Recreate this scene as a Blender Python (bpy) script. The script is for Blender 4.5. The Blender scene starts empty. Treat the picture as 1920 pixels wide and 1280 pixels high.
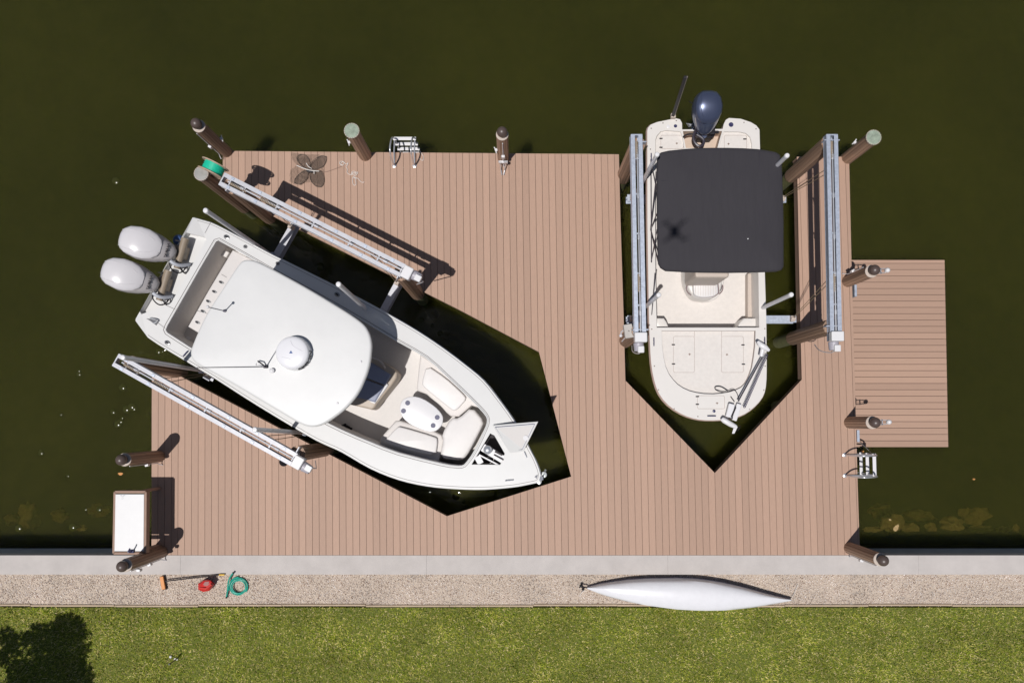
import bpy, bmesh, math, random
import numpy as np
from mathutils import Vector, Matrix, noise
random.seed(7); rng = np.random.default_rng(7)
PI = math.pi
sc = bpy.context.scene
COL = sc.collection

# ------------------------------------------------------------------ camera, sky, sun, exposure
FPX, CX, CY, H = 1493.0, 965.0, 725.0, 17.3      # focal length and principal point in photo pixels, drone height
TILT = math.atan(65/FPX)
cam = bpy.data.objects.new('camera', bpy.data.cameras.new('camera')); COL.objects.link(cam)
cam.location = (0, 0, H); cam.rotation_euler = (TILT, 0, 0)
cam.data.sensor_width = 36; cam.data.lens = 36*FPX/1920
cam.data.shift_x = -(CX-960)/1920; cam.data.shift_y = (CY-640)/1920
cam.data.clip_end = 2000; cam.data.clip_start = 0.05
sc.camera = cam
SDX, SDY = .2008, .2384                           # shadow offset per metre of height
SEL = math.atan2(1, math.hypot(SDX, SDY))
world = bpy.data.worlds.new('World'); sc.world = world; world.use_nodes = True
wn = world.node_tree.nodes; wl = world.node_tree.links
sky = wn.new('ShaderNodeTexSky'); sky.sky_type = 'NISHITA'; sky.sun_disc = False
sky.sun_elevation = SEL; sky.sun_rotation = math.atan2(-SDX, -SDY) % (2*PI)
sky.air_density = 1.0; sky.dust_density = 1.0
wl.new(sky.outputs[0], wn['Background'].inputs[0]); wn['Background'].inputs[1].default_value = 0.052
sl = bpy.data.lights.new('sun', 'SUN'); sl.energy = 4.8; sl.angle = math.radians(.53); sl.color = (1, .975, .95)
so = bpy.data.objects.new('sun', sl); COL.objects.link(so)
so.rotation_euler = Vector((SDX, SDY, -1)).to_track_quat('-Z', 'Y').to_euler(); so.location = (-8, -10, 30)
sc.view_settings.view_transform = 'Standard'; sc.view_settings.look = 'None'
sc.view_settings.exposure = -.33; sc.view_settings.gamma = 1
sc.render.engine = 'CYCLES'

# ------------------------------------------------------------------ helpers
def P(px, py, z=0.0):
    """photo pixel -> world point at height z"""
    u = (px-CX)/FPX; v = (py-CY)/FPX
    dy = -v*math.cos(TILT)+math.sin(TILT); dz = math.cos(TILT)+v*math.sin(TILT)
    k = (H-z)/dz
    return Vector((u*k, dy*k, z))
def PP(pts, z=0.0): return [P(x, y, z) for x, y in pts]
def crop(pts, s, ox, oy): return [(x/s+ox, y/s+oy) for x, y in pts]
MATS = {}
def mat(name, col, rough=.6, metal=0, var=.0, vscale=8, bump=0, bscale=40, stretch=None, spec=.5, island=0, attr=None, coat=0):
    if name in MATS: return MATS[name]
    m = bpy.data.materials.new(name); m.use_nodes = True; nt = m.node_tree; b = nt.nodes['Principled BSDF']
    b.inputs['Roughness'].default_value = rough; b.inputs['Metallic'].default_value = metal
    b.inputs['Specular IOR Level'].default_value = spec; b.inputs['Coat Weight'].default_value = coat
    c = (*col, 1)
    tc = nt.nodes.new('ShaderNodeTexCoord'); mp = nt.nodes.new('ShaderNodeMapping'); nt.links.new(tc.outputs['Object'], mp.inputs[0])
    if stretch: mp.inputs['Scale'].default_value = stretch
    rgb = nt.nodes.new('ShaderNodeRGB'); rgb.outputs[0].default_value = c; out = rgb.outputs[0]
    def mul(fac_socket, lo, hi):
        nonlocal out
        r = nt.nodes.new('ShaderNodeMapRange'); nt.links.new(fac_socket, r.inputs[0])
        r.inputs[3].default_value = lo; r.inputs[4].default_value = hi
        x = nt.nodes.new('ShaderNodeMix'); x.data_type = 'RGBA'; x.blend_type = 'MULTIPLY'; x.inputs[0].default_value = 1
        nt.links.new(out, x.inputs[6]); nt.links.new(r.outputs[0], x.inputs[7]); out = x.outputs[2]
    if var:
        n = nt.nodes.new('ShaderNodeTexNoise'); n.inputs['Scale'].default_value = vscale; n.inputs['Detail'].default_value = 6
        n.inputs['Roughness'].default_value = .65
        nt.links.new(mp.outputs[0], n.inputs[0]); mul(n.outputs[0], 1-2*var, 1+2*var)
    if island:
        g = nt.nodes.new('ShaderNodeNewGeometry'); mul(g.outputs['Random Per Island'], 1-island, 1+island)
    if attr:
        a = nt.nodes.new('ShaderNodeAttribute'); a.attribute_name = 'tone'; mul(a.outputs['Fac'], 1-attr, 1+attr)
    nt.links.new(out, b.inputs['Base Color'])
    if bump:
        n = nt.nodes.new('ShaderNodeTexNoise'); n.inputs['Scale'].default_value = bscale; n.inputs['Detail'].default_value = 5
        nt.links.new(mp.outputs[0], n.inputs[0])
        bp = nt.nodes.new('ShaderNodeBump'); bp.inputs['Strength'].default_value = bump; bp.inputs['Distance'].default_value = .01
        nt.links.new(n.outputs[0], bp.inputs['Height']); nt.links.new(bp.outputs[0], b.inputs['Normal'])
    MATS[name] = m; return m

class MB:
    def __init__(s): s.v = []; s.f = []; s.tone = {}
    def add(s, vs, fs, tone=None):
        o = len(s.v); s.v += [Vector(v) for v in vs]
        for f in fs:
            if tone is not None: s.tone[len(s.f)] = tone
            s.f.append([i+o for i in f])
        return s
    def hexa(s, b, t, tone=None):
        n = len(b)
        return s.add(list(b)+list(t), [list(range(n))[::-1], list(range(n, 2*n))]+[[i, (i+1) % n, n+(i+1) % n, n+i] for i in range(n)], tone)
    def box(s, c, size, R=None, tone=None):
        c = Vector(c); a, b, d = [x/2 for x in size]; R = R or Matrix.Identity(3)
        q = lambda x, y, z: c+R @ Vector((x, y, z))
        return s.hexa([q(-a, -b, -d), q(a, -b, -d), q(a, b, -d), q(-a, b, -d)], [q(-a, -b, d), q(a, -b, d), q(a, b, d), q(-a, b, d)], tone)
    def bar(s, p0, p1, w, h, up=(0, 0, 1)):
        """rectangular bar, p0-p1 the axis of its centre"""
        p0 = Vector(p0); p1 = Vector(p1); d = (p1-p0).normalized(); sd = d.cross(Vector(up))
        if sd.length < 1e-4: sd = d.cross(Vector((1, 0, 0)))
        sd.normalize(); u = sd.cross(d)
        q = [(-w/2, -h/2), (w/2, -h/2), (w/2, h/2), (-w/2, h/2)]
        return s.hexa([p0+sd*a+u*b for a, b in q], [p1+sd*a+u*b for a, b in q])
    def cyl(s, p0, p1, r0, r1=None, n=16):
        p0 = Vector(p0); p1 = Vector(p1); r1 = r0 if r1 is None else r1
        d = (p1-p0).normalized(); a = d.orthogonal().normalized(); b = d.cross(a)
        ring = lambda p, r: [p+(a*math.cos(2*PI*i/n)+b*math.sin(2*PI*i/n))*r for i in range(n)]
        return s.hexa(ring(p0, r0), ring(p1, r1))
    def tube(s, pts, r, n=8, closed=False, sm=0):
        pts = [Vector(p) for p in pts]
        for _ in range(sm):
            q = []
            m = len(pts)
            for i in range(m if closed else m-1):
                a, b = pts[i], pts[(i+1) % m]; q += [a*.75+b*.25, a*.25+b*.75]
            if not closed: q = [pts[0]]+q+[pts[-1]]
            pts = q
        m = len(pts); rings = []; ref = None
        for i, p in enumerate(pts):
            t = (pts[(i+1) % m]-pts[i-1]) if closed else (pts[min(i+1, m-1)]-pts[max(i-1, 0)])
            if t.length < 1e-7: t = Vector((0, 0, 1))
            t.normalize()
            if ref is None: ref = t.orthogonal().normalized()
            ref = (ref-t*ref.dot(t))
            ref = ref.normalized() if ref.length > 1e-4 else t.orthogonal().normalized()
            b = t.cross(ref)
            rr = r[i] if isinstance(r, (list, tuple)) else r
            rings.append([p+(ref*math.cos(2*PI*k/n)+b*math.sin(2*PI*k/n))*rr for k in range(n)])
        return s.loft(rings, closed)
    def loft(s, rings, closed=False, caps=True):
        n = len(rings[0]); m = len(rings); vs = [p for r in rings for p in r]; fs = []
        for i in range(m if closed else m-1):
            j = (i+1) % m
            for k in range(n):
                l = (k+1) % n; fs.append([i*n+k, i*n+l, j*n+l, j*n+k])
        if caps and not closed: fs += ([list(range(n))[::-1]] if caps is True else [])+[[(m-1)*n+k for k in range(n)]]
        return s.add(vs, fs)
    def lathe(s, c, prof, n=24, axis=None):
        c = Vector(c); R = Matrix.Identity(3) if axis is None else Vector((0, 0, 1)).rotation_difference(Vector(axis)).to_matrix()
        return s.loft([[c+R @ Vector((max(r, 1e-4)*math.cos(2*PI*i/n), max(r, 1e-4)*math.sin(2*PI*i/n), z)) for i in range(n)] for r, z in prof])
    def ball(s, c, r, n=20, sz=1):
        return s.lathe(c, [(r*math.sin(PI*i/12), -r*sz*math.cos(PI*i/12)) for i in range(13)], n)
    def prism(s, poly, z0, z1):
        return s.hexa([Vector((p[0], p[1], z0)) for p in poly], [Vector((p[0], p[1], z1)) for p in poly])
    def slab(s, poly, z, th, r=.02, crown=0, steps=3):
        """a plate with rounded rim; poly = list of world points, top at z"""
        pts = [Vector((p[0], p[1], 0)) for p in poly]; rings = []
        pr = [(0, -th)]+[(0 if i == 0 else -r*(1-math.cos(PI/2*i/steps)), -r+r*math.sin(PI/2*i/steps)) for i in range(steps+1)]
        for off, dz in pr: rings.append([q+Vector((0, 0, z+dz)) for q in offset(pts, off)])
        b = offset(pts, -r)
        if crown:
            c = sum(b, Vector())/len(b)
            for k in (.8, .55, .25): rings.append([c+(q-c)*k+Vector((0, 0, z+crown*(1-k*k))) for q in b])
        return s.loft(rings)
    def build(s, name, m=None, parent=None, root=None, bevel=0, smooth=False, loc=None):
        me = bpy.data.meshes.new(name); org = Vector((0, 0, 0))
        r = parent
        if loc is not None: org = Vector(loc)
        elif parent is not None:
            while r.parent: r = r.parent
            org = r.location.copy()
        me.from_pydata([tuple(v-org) for v in s.v], [], s.f); me.update()
        if s.tone:
            at = me.attributes.new('tone', 'FLOAT', 'FACE'); at.data.foreach_set('value', [s.tone.get(i, .5) for i in range(len(s.f))])
        bm = bmesh.new(); bm.from_mesh(me); bmesh.ops.recalc_face_normals(bm, faces=bm.faces); bm.to_mesh(me); bm.free()
        o = bpy.data.objects.new(name, me); COL.objects.link(o)
        if m: me.materials.append(m)
        if parent is not None: o.parent = parent
        else: o.location = org
        if bevel:
            mo = o.modifiers.new('bevel', 'BEVEL'); mo.width = bevel; mo.segments = 2; mo.limit_method = 'ANGLE'; mo.angle_limit = math.radians(40)
        if smooth:
            me.shade_smooth()
            try:
                me.set_sharp_from_angle(angle=math.radians(smooth if smooth is not True else 40))
            except Exception: pass
        return o
def area2(p): return sum(p[i-1][0]*p[i][1]-p[i][0]*p[i-1][1] for i in range(len(p)))
def offset(pts, d):
    """offset a closed polygon outward by d (metres)"""
    if d == 0: return [p.copy() for p in pts]
    sgn = 1 if area2(pts) > 0 else -1; out = []; n = len(pts)
    for i in range(n):
        a = (pts[i]-pts[i-1]); b = (pts[(i+1) % n]-pts[i]); a.z = b.z = 0
        na = Vector((a.y, -a.x, 0)).normalized(); nb = Vector((b.y, -b.x, 0)).normalized()
        m = na+nb
        if m.length < 1e-3: m = na
        m.normalize(); k = min(1/max(m.dot(na), .4), 2)
        out.append(pts[i]+m*d*sgn*k)
    return out
def smooth_poly(pts, it=2):
    for _ in range(it):
        q = []
        for i in range(len(pts)):
            a, b = pts[i], pts[(i+1) % len(pts)]; q += [a*.78+b*.22, a*.22+b*.78]
        pts = q
    return pts
def rrect(x0, y0, x1, y1, r, n=4):
    o = []
    for cx, cy, a in ((x1-r, y1-r, 0), (x0+r, y1-r, 90), (x0+r, y0+r, 180), (x1-r, y0+r, 270)):
        for i in range(n+1):
            t = math.radians(a+90*i/n); o.append((cx+r*math.cos(t), cy+r*math.sin(t)))
    return o
def inside(pt, poly):
    c = False; j = len(poly)-1
    for i in range(len(poly)):
        if (poly[i][1] > pt[1]) != (poly[j][1] > pt[1]) and pt[0] < (poly[j][0]-poly[i][0])*(pt[1]-poly[i][1])/(poly[j][1]-poly[i][1])+poly[i][0]: c = not c
        j = i
    return c
def holed(outer, holes, name, m, parent, th=.0):
    """flat deck skin with holes (points carry their own z)"""
    bm = bmesh.new(); ed = []
    org = parent.location if parent is not None else Vector()
    for lp in [outer]+holes:
        vs = [bm.verts.new(p-org) for p in lp]
        for i in range(len(vs)): ed.append(bm.edges.new((vs[i], vs[(i+1) % len(vs)])))
    bmesh.ops.triangle_fill(bm, use_beauty=True, use_dissolve=False, edges=ed, normal=(0, 0, 1))
    for f in bm.faces:
        if f.normal.z < 0: f.normal_flip()
    me = bpy.data.meshes.new(name); bm.to_mesh(me); bm.free(); me.materials.append(m)
    o = bpy.data.objects.new(name, me); COL.objects.link(o); o.parent = parent
    return o
def tag(o, label, cat, group=None):
    o['label'] = label; o['category'] = cat
    if group: o['group'] = group
    return o
def thing(name, loc, label, cat, group=None):
    o = bpy.data.objects.new(name, None); COL.objects.link(o); o.location = Vector(loc); o.empty_display_size = .2
    return tag(o, label, cat, group)
def struct(o, kind='structure'): o['kind'] = kind; return o
def text(body, name, size, M, m, parent, depth=.002):
    cu = bpy.data.curves.new(name, 'FONT'); cu.body = body; cu.size = size; cu.extrude = depth; cu.align_x = 'CENTER'; cu.align_y = 'CENTER'
    t = bpy.data.objects.new('t', cu); COL.objects.link(t)
    me = bpy.data.meshes.new_from_object(t.evaluated_get(bpy.context.evaluated_depsgraph_get()))
    bpy.data.objects.remove(t); me.name = name
    me.transform(Matrix.Translation(-parent.location) @ M if not parent.parent else M)
    me.materials.clear(); me.materials.append(m)
    o = bpy.data.objects.new(name, me); COL.objects.link(o); o.parent = parent; return o

# ------------------------------------------------------------------ materials
gel = mat('white_gelcoat', (.64, .63, .615), .28, var=.02, vscale=3, coat=.2)
gel_in = mat('non_skid_gelcoat', (.62, .585, .56), .6, var=.03, vscale=30, bump=.15, bscale=300)
cream = mat('cream_gelcoat', (.665, .63, .595), .35, var=.02, vscale=4, coat=.1)
cream_in = mat('cream_non_skid', (.65, .605, .565), .65, var=.06, vscale=14, bump=.15, bscale=300)
cream_rail = mat('pink_cream_rub_rail', (.50, .37, .31), .5)
vinyl = mat('cream_vinyl', (.66, .635, .62), .5, var=.03, vscale=5)
bluegrey = mat('shaded_vinyl', (.20, .22, .30), .5, var=.06, vscale=5)  # cushion vinyl with the hardtop's shade put into its colour
alu = mat('mill_aluminium', (.47, .47, .50), .5, .2, var=.10, vscale=9, bump=.1)
galv = mat('spangled_galvanised_steel', (.42, .46, .54), .5, .45, var=.22, vscale=16)
steel = mat('polished_steel', (.70, .70, .72), .3, .7)
pvc = mat('white_pvc', (.62, .60, .62), .4, var=.04)
black = mat('black_plastic', (.016, .014, .018), .5, spec=.25)
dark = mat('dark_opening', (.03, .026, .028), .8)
navy = mat('navy_plastic', (.03, .03, .09), .4)
taupe = mat('taupe_metal', (.26, .205, .15), .5, var=.08)
deckm = mat('composite_board', (.392, .250, .180), .65, var=.085, vscale=7, stretch=(9, .8, 1), attr=.07, bump=.12, bscale=120)
fasc = mat('brown_fascia', (.30, .19, .14), .7, var=.1)
wrapm = mat('brown_pile_wrap', (.29, .185, .125), .6, var=.16, vscale=10, stretch=(1, 1, .12), attr=.38)
algae = mat('algae_wood', (.12, .12, .045), .9, var=.35, vscale=9, bump=.6, bscale=30)
timber = mat('treated_timber', (.20, .16, .08), .85, var=.2, vscale=6)
collar = mat('pale_collar', (.50, .42, .36), .6, var=.1, vscale=20)
domem = mat('brown_dome_plastic', (.085, .06, .052), .38)
patina = mat('verdigris_cap', (.26, .31, .24), .6, var=.42, vscale=13)
greycap = mat('weathered_grey_cap', (.30, .29, .27), .6, var=.2, vscale=12)
white = mat('white_plastic', (.68, .665, .67), .35)
canvas = mat('black_canvas', (.030, .027, .032), .85, var=.06, vscale=5, bump=.9, bscale=5, stretch=(2.2, .45, 1))
conc = mat('concrete', (.475, .435, .41), .85, var=.10, vscale=2.2, bump=.4, bscale=60)
teal = mat('teal_hose_rubber', (.012, .33, .24), .4, var=.15, vscale=6)
rope = mat('white_rope', (.72, .68, .64), .9)

# ------------------------------------------------------------------ water, bed
WZ = -1.2
SW_Y = P(960, 1040.5, 0).y                # face of the seawall
def water_mat():
    m = bpy.data.materials.new('murky_green_water'); m.use_nodes = True; nt = m.node_tree; nt.nodes.clear()
    N = nt.nodes.new; L = nt.links.new
    out = N('ShaderNodeOutputMaterial'); tr = N('ShaderNodeBsdfTransparent'); df = N('ShaderNodeSubsurfaceScattering'); gl = N('ShaderNodeBsdfGlossy')
    tc = N('ShaderNodeTexCoord')
    tr.inputs[0].default_value = (.80, .78, .55, 1)
    n0 = N('ShaderNodeTexNoise'); n0.inputs['Scale'].default_value = .22; n0.inputs['Detail'].default_value = 5; L(tc.outputs['Object'], n0.inputs[0])
    cr = N('ShaderNodeValToRGB'); L(n0.outputs[0], cr.inputs[0])
    cr.color_ramp.elements[0].position = .3; cr.color_ramp.elements[0].color = (.038, .039, .0075, 1)
    cr.color_ramp.elements[1].position = .7; cr.color_ramp.elements[1].color = (.052, .052, .0090, 1)
    L(cr.outputs[0], df.inputs[0]); df.falloff = 'BURLEY'; df.inputs['Scale'].default_value = .55; df.inputs['Radius'].default_value = (.9, 1.0, .6)
    gl.inputs['Roughness'].default_value = .03; gl.inputs[0].default_value = (1, 1, 1, 1)
    mp = N('ShaderNodeMapping'); mp.inputs['Scale'].default_value = (1, 1.6, 1); mp.inputs['Rotation'].default_value = (0, 0, .5); L(tc.outputs['Object'], mp.inputs[0])
    n1 = N('ShaderNodeTexNoise'); n1.inputs['Scale'].default_value = 5; n1.inputs['Detail'].default_value = 3; L(mp.outputs[0], n1.inputs[0])
    n2 = N('ShaderNodeTexNoise'); n2.inputs['Scale'].default_value = .9; n2.inputs['Detail'].default_value = 2; L(mp.outputs[0], n2.inputs[0])
    n3 = N('ShaderNodeTexNoise'); n3.inputs['Scale'].default_value = .8; n3.inputs['Detail'].default_value = 3; L(tc.outputs['Object'], n3.inputs[0])
    mk = N('ShaderNodeMapRange'); L(n3.outputs[0], mk.inputs[0]); mk.inputs[1].default_value = .52; mk.inputs[2].default_value = .75; mk.inputs[3].default_value = .35; mk.inputs[4].default_value = .9
    ad = N('ShaderNodeMath'); ad.operation = 'MULTIPLY_ADD'; L(mk.outputs[0], ad.inputs[1]); L(n1.outputs[0], ad.inputs[0]); L(n2.outputs[0], ad.inputs[2])
    bp = N('ShaderNodeBump'); bp.inputs['Strength'].default_value = .6; bp.inputs['Distance'].default_value = .06; L(ad.outputs[0], bp.inputs['Height'])
    L(bp.outputs[0], gl.inputs['Normal'])
    fr = N('ShaderNodeFresnel'); fr.inputs[0].default_value = 1.33; L(bp.outputs[0], fr.inputs['Normal'])
    m1 = N('ShaderNodeMixShader'); m1.inputs[0].default_value = .58; L(tr.outputs[0], m1.inputs[1]); L(df.outputs[0], m1.inputs[2])
    m2 = N('ShaderNodeMixShader'); L(fr.outputs[0], m2.inputs[0]); L(m1.outputs[0], m2.inputs[1]); L(gl.outputs[0], m2.inputs[2])
    L(m2.outputs[0], out.inputs[0])
    va = N('ShaderNodeVolumeAbsorption'); va.inputs[0].default_value = (.48, .42, .12, 1); va.inputs[1].default_value = 1.6
    L(va.outputs[0], out.inputs['Volume'])
    return m
mw = MB(); Y1 = 300
mw.hexa([Vector((-300, SW_Y-.3, -4.2)), Vector((300, SW_Y-.3, -4.2)), Vector((300, Y1, -4.2)), Vector((-300, Y1, -4.2))],
        [Vector((-300, SW_Y-.3, WZ)), Vector((300, SW_Y-.3, WZ)), Vector((300, Y1, WZ)), Vector((-300, Y1, WZ))])
struct(mw.build('water', water_mat(), loc=(0, 0, 0)))
rp_ = MB()                                        # small domes added on the water to make sun glints
for k_, (x_, y_) in enumerate([(148, 695), (148, 701), (230, 726), (114, 777), (212, 772), (237, 767), (249, 764), (251, 766), (247, 762), (229, 783), (226, 790), (221, 795), (76, 845), (77, 849), (136, 988), (138, 990), (297, 659), (217, 339), (127, 892), (186, 955), (35, 990), (160, 955), (700, 592), (716, 620), (735, 640), (690, 575), (655, 560), (810, 610), (825, 625), (600, 500), (640, 530), (790, 600), (855, 930), (870, 940)]):
    c_ = P(x_, y_, WZ); rr_ = .045+.025*(k_ % 3)
    rp_.lathe(c_+Vector((0, 0, -.004)), [(0, -.01)]+[(rr_*math.sin(a_)/math.sin(.52), rr_*(math.cos(a_)-math.cos(.52))/math.sin(.52)) for a_ in (.52, .44, .36, .28, .2, .12, .05)]+[(0, rr_*(1-math.cos(.52))/math.sin(.52))], 20)
wm_ = bpy.data.materials.new('glint_dome_water'); wm_.use_nodes = True; b_ = wm_.node_tree.nodes['Principled BSDF']; b_.inputs['Base Color'].default_value = (.036, .037, .009, 1); b_.inputs['Roughness'].default_value = .16; b_.inputs['IOR'].default_value = 1.33
struct(rp_.build('glint_domes', wm_, loc=(0, 0, 0), smooth=60))
bed = MB()
nx, ny = 60, 14; vs = []; fs = []
for j in range(ny):
    for i in range(nx):
        x = -30+60*i/(nx-1); t = j/(ny-1); y = SW_Y-.2+(t**1.5)*24
        z = -1.75-1.9*min(1, (y-SW_Y)/2.6)+.25*noise.noise(Vector((x*.7, y*.7, 0)))
        vs.append(Vector((x, y, max(z, -3.9))))
for j in range(ny-1):
    for i in range(nx-1): a = j*nx+i; fs.append([a, a+1, a+nx+1, a+nx])
bed.add(vs, fs)
struct(bed.build('canal_bed', mat('silt', (.10, .08, .03), .95, var=.3, vscale=1.2), loc=(0, 0, 0), smooth=True))
# submerged rocks by the seawall
rk = mat('submerged_rock', (.40, .28, .13), .95, var=.42, vscale=5, bump=1, bscale=22)
rocks = [(1635, 992, .20, .07, -1.35, 'small flat rock under water beside the right edge of the dock'),
         (1670, 981, .24, .20, -1.36, 'large rounded rock under water, second from the dock edge'),
         (1704, 988, .20, .11, -1.40, 'flat oval rock under water, right of the large rounded one'),
         (1746, 988, .12, .10, -1.42, 'small dim rock under water between the oval and the triangular rock'),
         (1783, 982, .27, .16, -1.42, 'triangular pale rock under water near the middle of the right shore'),
         (1828, 966, .32, .20, -1.62, 'largest dim rock, set out deepest from the right seawall'),
         (1838, 990, .22, .09, -1.68, 'faint low rock at the foot of the right seawall'),
         (1905, 990, .07, .09, -1.44, 'small upright rock under water at the far right'),
         (1880, 992, .16, .06, -1.70, 'faint narrow rock under water near the far right'),
         (1722, 966, .34, .14, -1.85, 'very faint rock in deeper water off the right seawall'),
         (1650, 960, .26, .18, -1.85, 'very faint brown rock in deeper water beside the dock edge'),
         (55, 968, .20, .34, -1.72, 'tall faint rock under water at the far left'),
         (152, 989, .14, .07, -1.42, 'small pale rock under water left of the cleaning table'),
         (112, 966, .20, .16, -1.95, 'very faint rock under water off the left seawall'),
         (185, 957, .26, .14, -1.9, 'dim brown rock under water behind the small pale one'),
         (25, 975, .18, .14, -2.0, 'very faint rock under water in the left corner')]
for x, y, a, b, z, lab in rocks:
    c = P(x, y, z); m = MB(); n = 30; rings = []; sd = x*.13
    for i in range(18):
        th = PI*i/17; ring = []
        for k in range(n):
            ph = 2*PI*k/n; d = Vector((math.cos(ph)*math.sin(th), math.sin(ph)*math.sin(th), math.cos(th)))
            w = 1+.55*noise.noise(d*1.4+Vector((sd, 0, 0)))+.3*noise.noise(d*3.2+Vector((sd, 9, 0)))+.12*noise.noise(d*8+Vector((sd, 3, 0)))
            ring.append(c+Vector((d.x*a*w, d.y*b*w, d.z*min(a, b)*.8*w)))
        rings.append(ring)
    m.loft(rings); o = m.build('submerged_rock', rk, loc=c, smooth=60)
    tag(o, lab, 'rock', 'rocks under the water along the seawall')

# ------------------------------------------------------------------ land: seawall, gravel, lawn
CAP_B = P(960, 1076.5, 0).y; EDG = P(960, 1136, 0).y
t = thing('seawall', (0, SW_Y, 0), 'long grey concrete seawall with a flat pale cap behind the dock', 'seawall')
m = MB()
xs = [-60, -13.8, -7.2, -1.9, 3.3, 8.7, 14.5, 60]
for i in range(len(xs)-1): m.box(((xs[i]+xs[i+1])/2, (SW_Y+CAP_B)/2, -.15), (xs[i+1]-xs[i]-.0015, SW_Y-CAP_B, .30), tone=None)
m.build('wall_cap', conc, t, bevel=.003)
m = MB()
for i in range(40): m.box((-30+1.5*i, SW_Y-.12, -2.1), (1.485, .16, 3.6))
m.build('wall_panel', mat('wall_concrete', (.30, .32, .35), .85, var=.15, vscale=3), t)
gm = mat('shell_gravel_bed', (.50, .41, .33), .9, var=.22, vscale=26, bump=1, bscale=90)
m = MB(); m.box((0, (CAP_B+EDG)/2, -.53), (120, CAP_B-EDG, 1)); struct(m.build('gravel_strip', gm, loc=(0, 0, 0)))
# loose stones
def scatter_mesh(name, verts, faces_per, nv, mtl, kind_label):
    pass
NS = 34000
sx = rng.uniform(-11.9, 11.9, NS); sy = rng.uniform(EDG, CAP_B, NS)
sr = rng.uniform(.006, .017, NS); 
base = np.array([(1, 0, 0), (-.9, .1, 0), (0, 1, 0), (.1, -1, 0), (0, 0, .6), (0, 0, -.5)])
fo = np.array([(0, 2, 4), (2, 1, 4), (1, 3, 4), (3, 0, 4), (2, 0, 5), (1, 2, 5), (3, 1, 5), (0, 3, 5)])
ang = rng.uniform(0, 2*PI, NS); tilt = rng.uniform(-.5, .5, NS); el = rng.uniform(.45, 1, NS)
V = np.repeat(base[None], NS, 0); V[:, :, 1] *= el[:, None]; V *= sr[:, None, None]
z = V[:, :, 2]*np.cos(tilt)[:, None]+V[:, :, 0]*np.sin(tilt)[:, None]; x = V[:, :, 0]*np.cos(tilt)[:, None]-V[:, :, 2]*np.sin(tilt)[:, None]; y = V[:, :, 1]
X = x*np.cos(ang)[:, None]-y*np.sin(ang)[:, None]+sx[:, None]; Y = x*np.sin(ang)[:, None]+y*np.cos(ang)[:, None]+sy[:, None]
Z = z-.026+rng.uniform(0, .008, NS)[:, None]
def bigmesh(name, V, Fc, mtl):
    me = bpy.data.meshes.new(name); nv = len(V); nf = len(Fc)
    me.vertices.add(nv); me.vertices.foreach_set('co', V.astype(np.float32).ravel())
    me.loops.add(nf*3); me.loops.foreach_set('vertex_index', Fc.astype(np.int32).ravel())
    me.polygons.add(nf); me.polygons.foreach_set('loop_start', np.arange(0, nf*3, 3, dtype=np.int32))
    me.update(calc_edges=True); me.validate(); me.materials.append(mtl)
    o = bpy.data.objects.new(name, me); COL.objects.link(o); return o
def ramp_mat(name, cols, rough=.85, trans=0):
    m = bpy.data.materials.new(name); m.use_nodes = True; nt = m.node_tree; b = nt.nodes['Principled BSDF']; b.inputs['Roughness'].default_value = rough
    b.inputs['Specular IOR Level'].default_value = .25
    g = nt.nodes.new('ShaderNodeNewGeometry'); cr = nt.nodes.new('ShaderNodeValToRGB'); nt.links.new(g.outputs['Random Per Island'], cr.inputs[0])
    e = cr.color_ramp.elements
    while len(e) < len(cols): e.new(.5)
    for i, (p, c) in enumerate(cols): e[i].position = p; e[i].color = (*c, 1)
    # broad patches of tone over the ground
    tc = nt.nodes.new('ShaderNodeTexCoord'); n = nt.nodes.new('ShaderNodeTexNoise'); n.inputs['Scale'].default_value = 1.4; n.inputs['Detail'].default_value = 4
    nt.links.new(tc.outputs['Object'], n.inputs[0]); r = nt.nodes.new('ShaderNodeMapRange'); nt.links.new(n.outputs[0], r.inputs[0])
    r.inputs[1].default_value = .3; r.inputs[2].default_value = .7; r.inputs[3].default_value = .68; r.inputs[4].default_value = 1.28
    x = nt.nodes.new('ShaderNodeMix'); x.data_type = 'RGBA'; x.blend_type = 'MULTIPLY'; x.inputs[0].default_value = 1
    nt.links.new(cr.outputs[0], x.inputs[6]); nt.links.new(r.outputs[0], x.inputs[7]); nt.links.new(x.outputs[2], b.inputs['Base Color'])
    return m
gv = ramp_mat('shell_stones', [(0, (.28, .16, .11)), (.22, (.54, .42, .34)), (.5, (.74, .63, .545)), (.85, (.87, .78, .70)), (1, (.95, .89, .85))])
struct(bigmesh('gravel', np.stack([X, Y, Z], 2).reshape(-1, 3), (fo[None]+(np.arange(NS)*6)[:, None, None]).reshape(-1, 3), gv), 'stuff')
# lawn
m = MB(); m.box((0, EDG-150.03, -.52), (300, 300, 1)); struct(m.build('lawn', mat('soil_and_thatch', (.12, .135, .022), .95, var=.3, vscale=9, bump=1, bscale=60), loc=(0, 0, 0)))
NB = 215000
bx = rng.uniform(-12.2, 12.2, NB); u_ = rng.uniform(0, 1, NB); by = EDG-.03-np.where(u_ < .56, u_/.56*2.1, 2.1+(u_-.56)/.44*4.5)
ba = rng.uniform(0, 2*PI, NB); bl = rng.uniform(.03, .075, NB); bw = rng.uniform(.004, .0095, NB); lean = rng.uniform(.35, 1.1, NB)
tuft = np.array([noise.noise(Vector((a*1.1, b*1.1, 3))) for a, b in zip(bx[::1], by[::1])]); bl *= 1+.5*tuft
dx, dy = np.cos(ba), np.sin(ba)
v0 = np.stack([bx-dy*bw, by+dx*bw, np.full(NB, -.02)], 1); v1 = np.stack([bx+dy*bw, by-dx*bw, np.full(NB, -.02)], 1)
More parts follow.
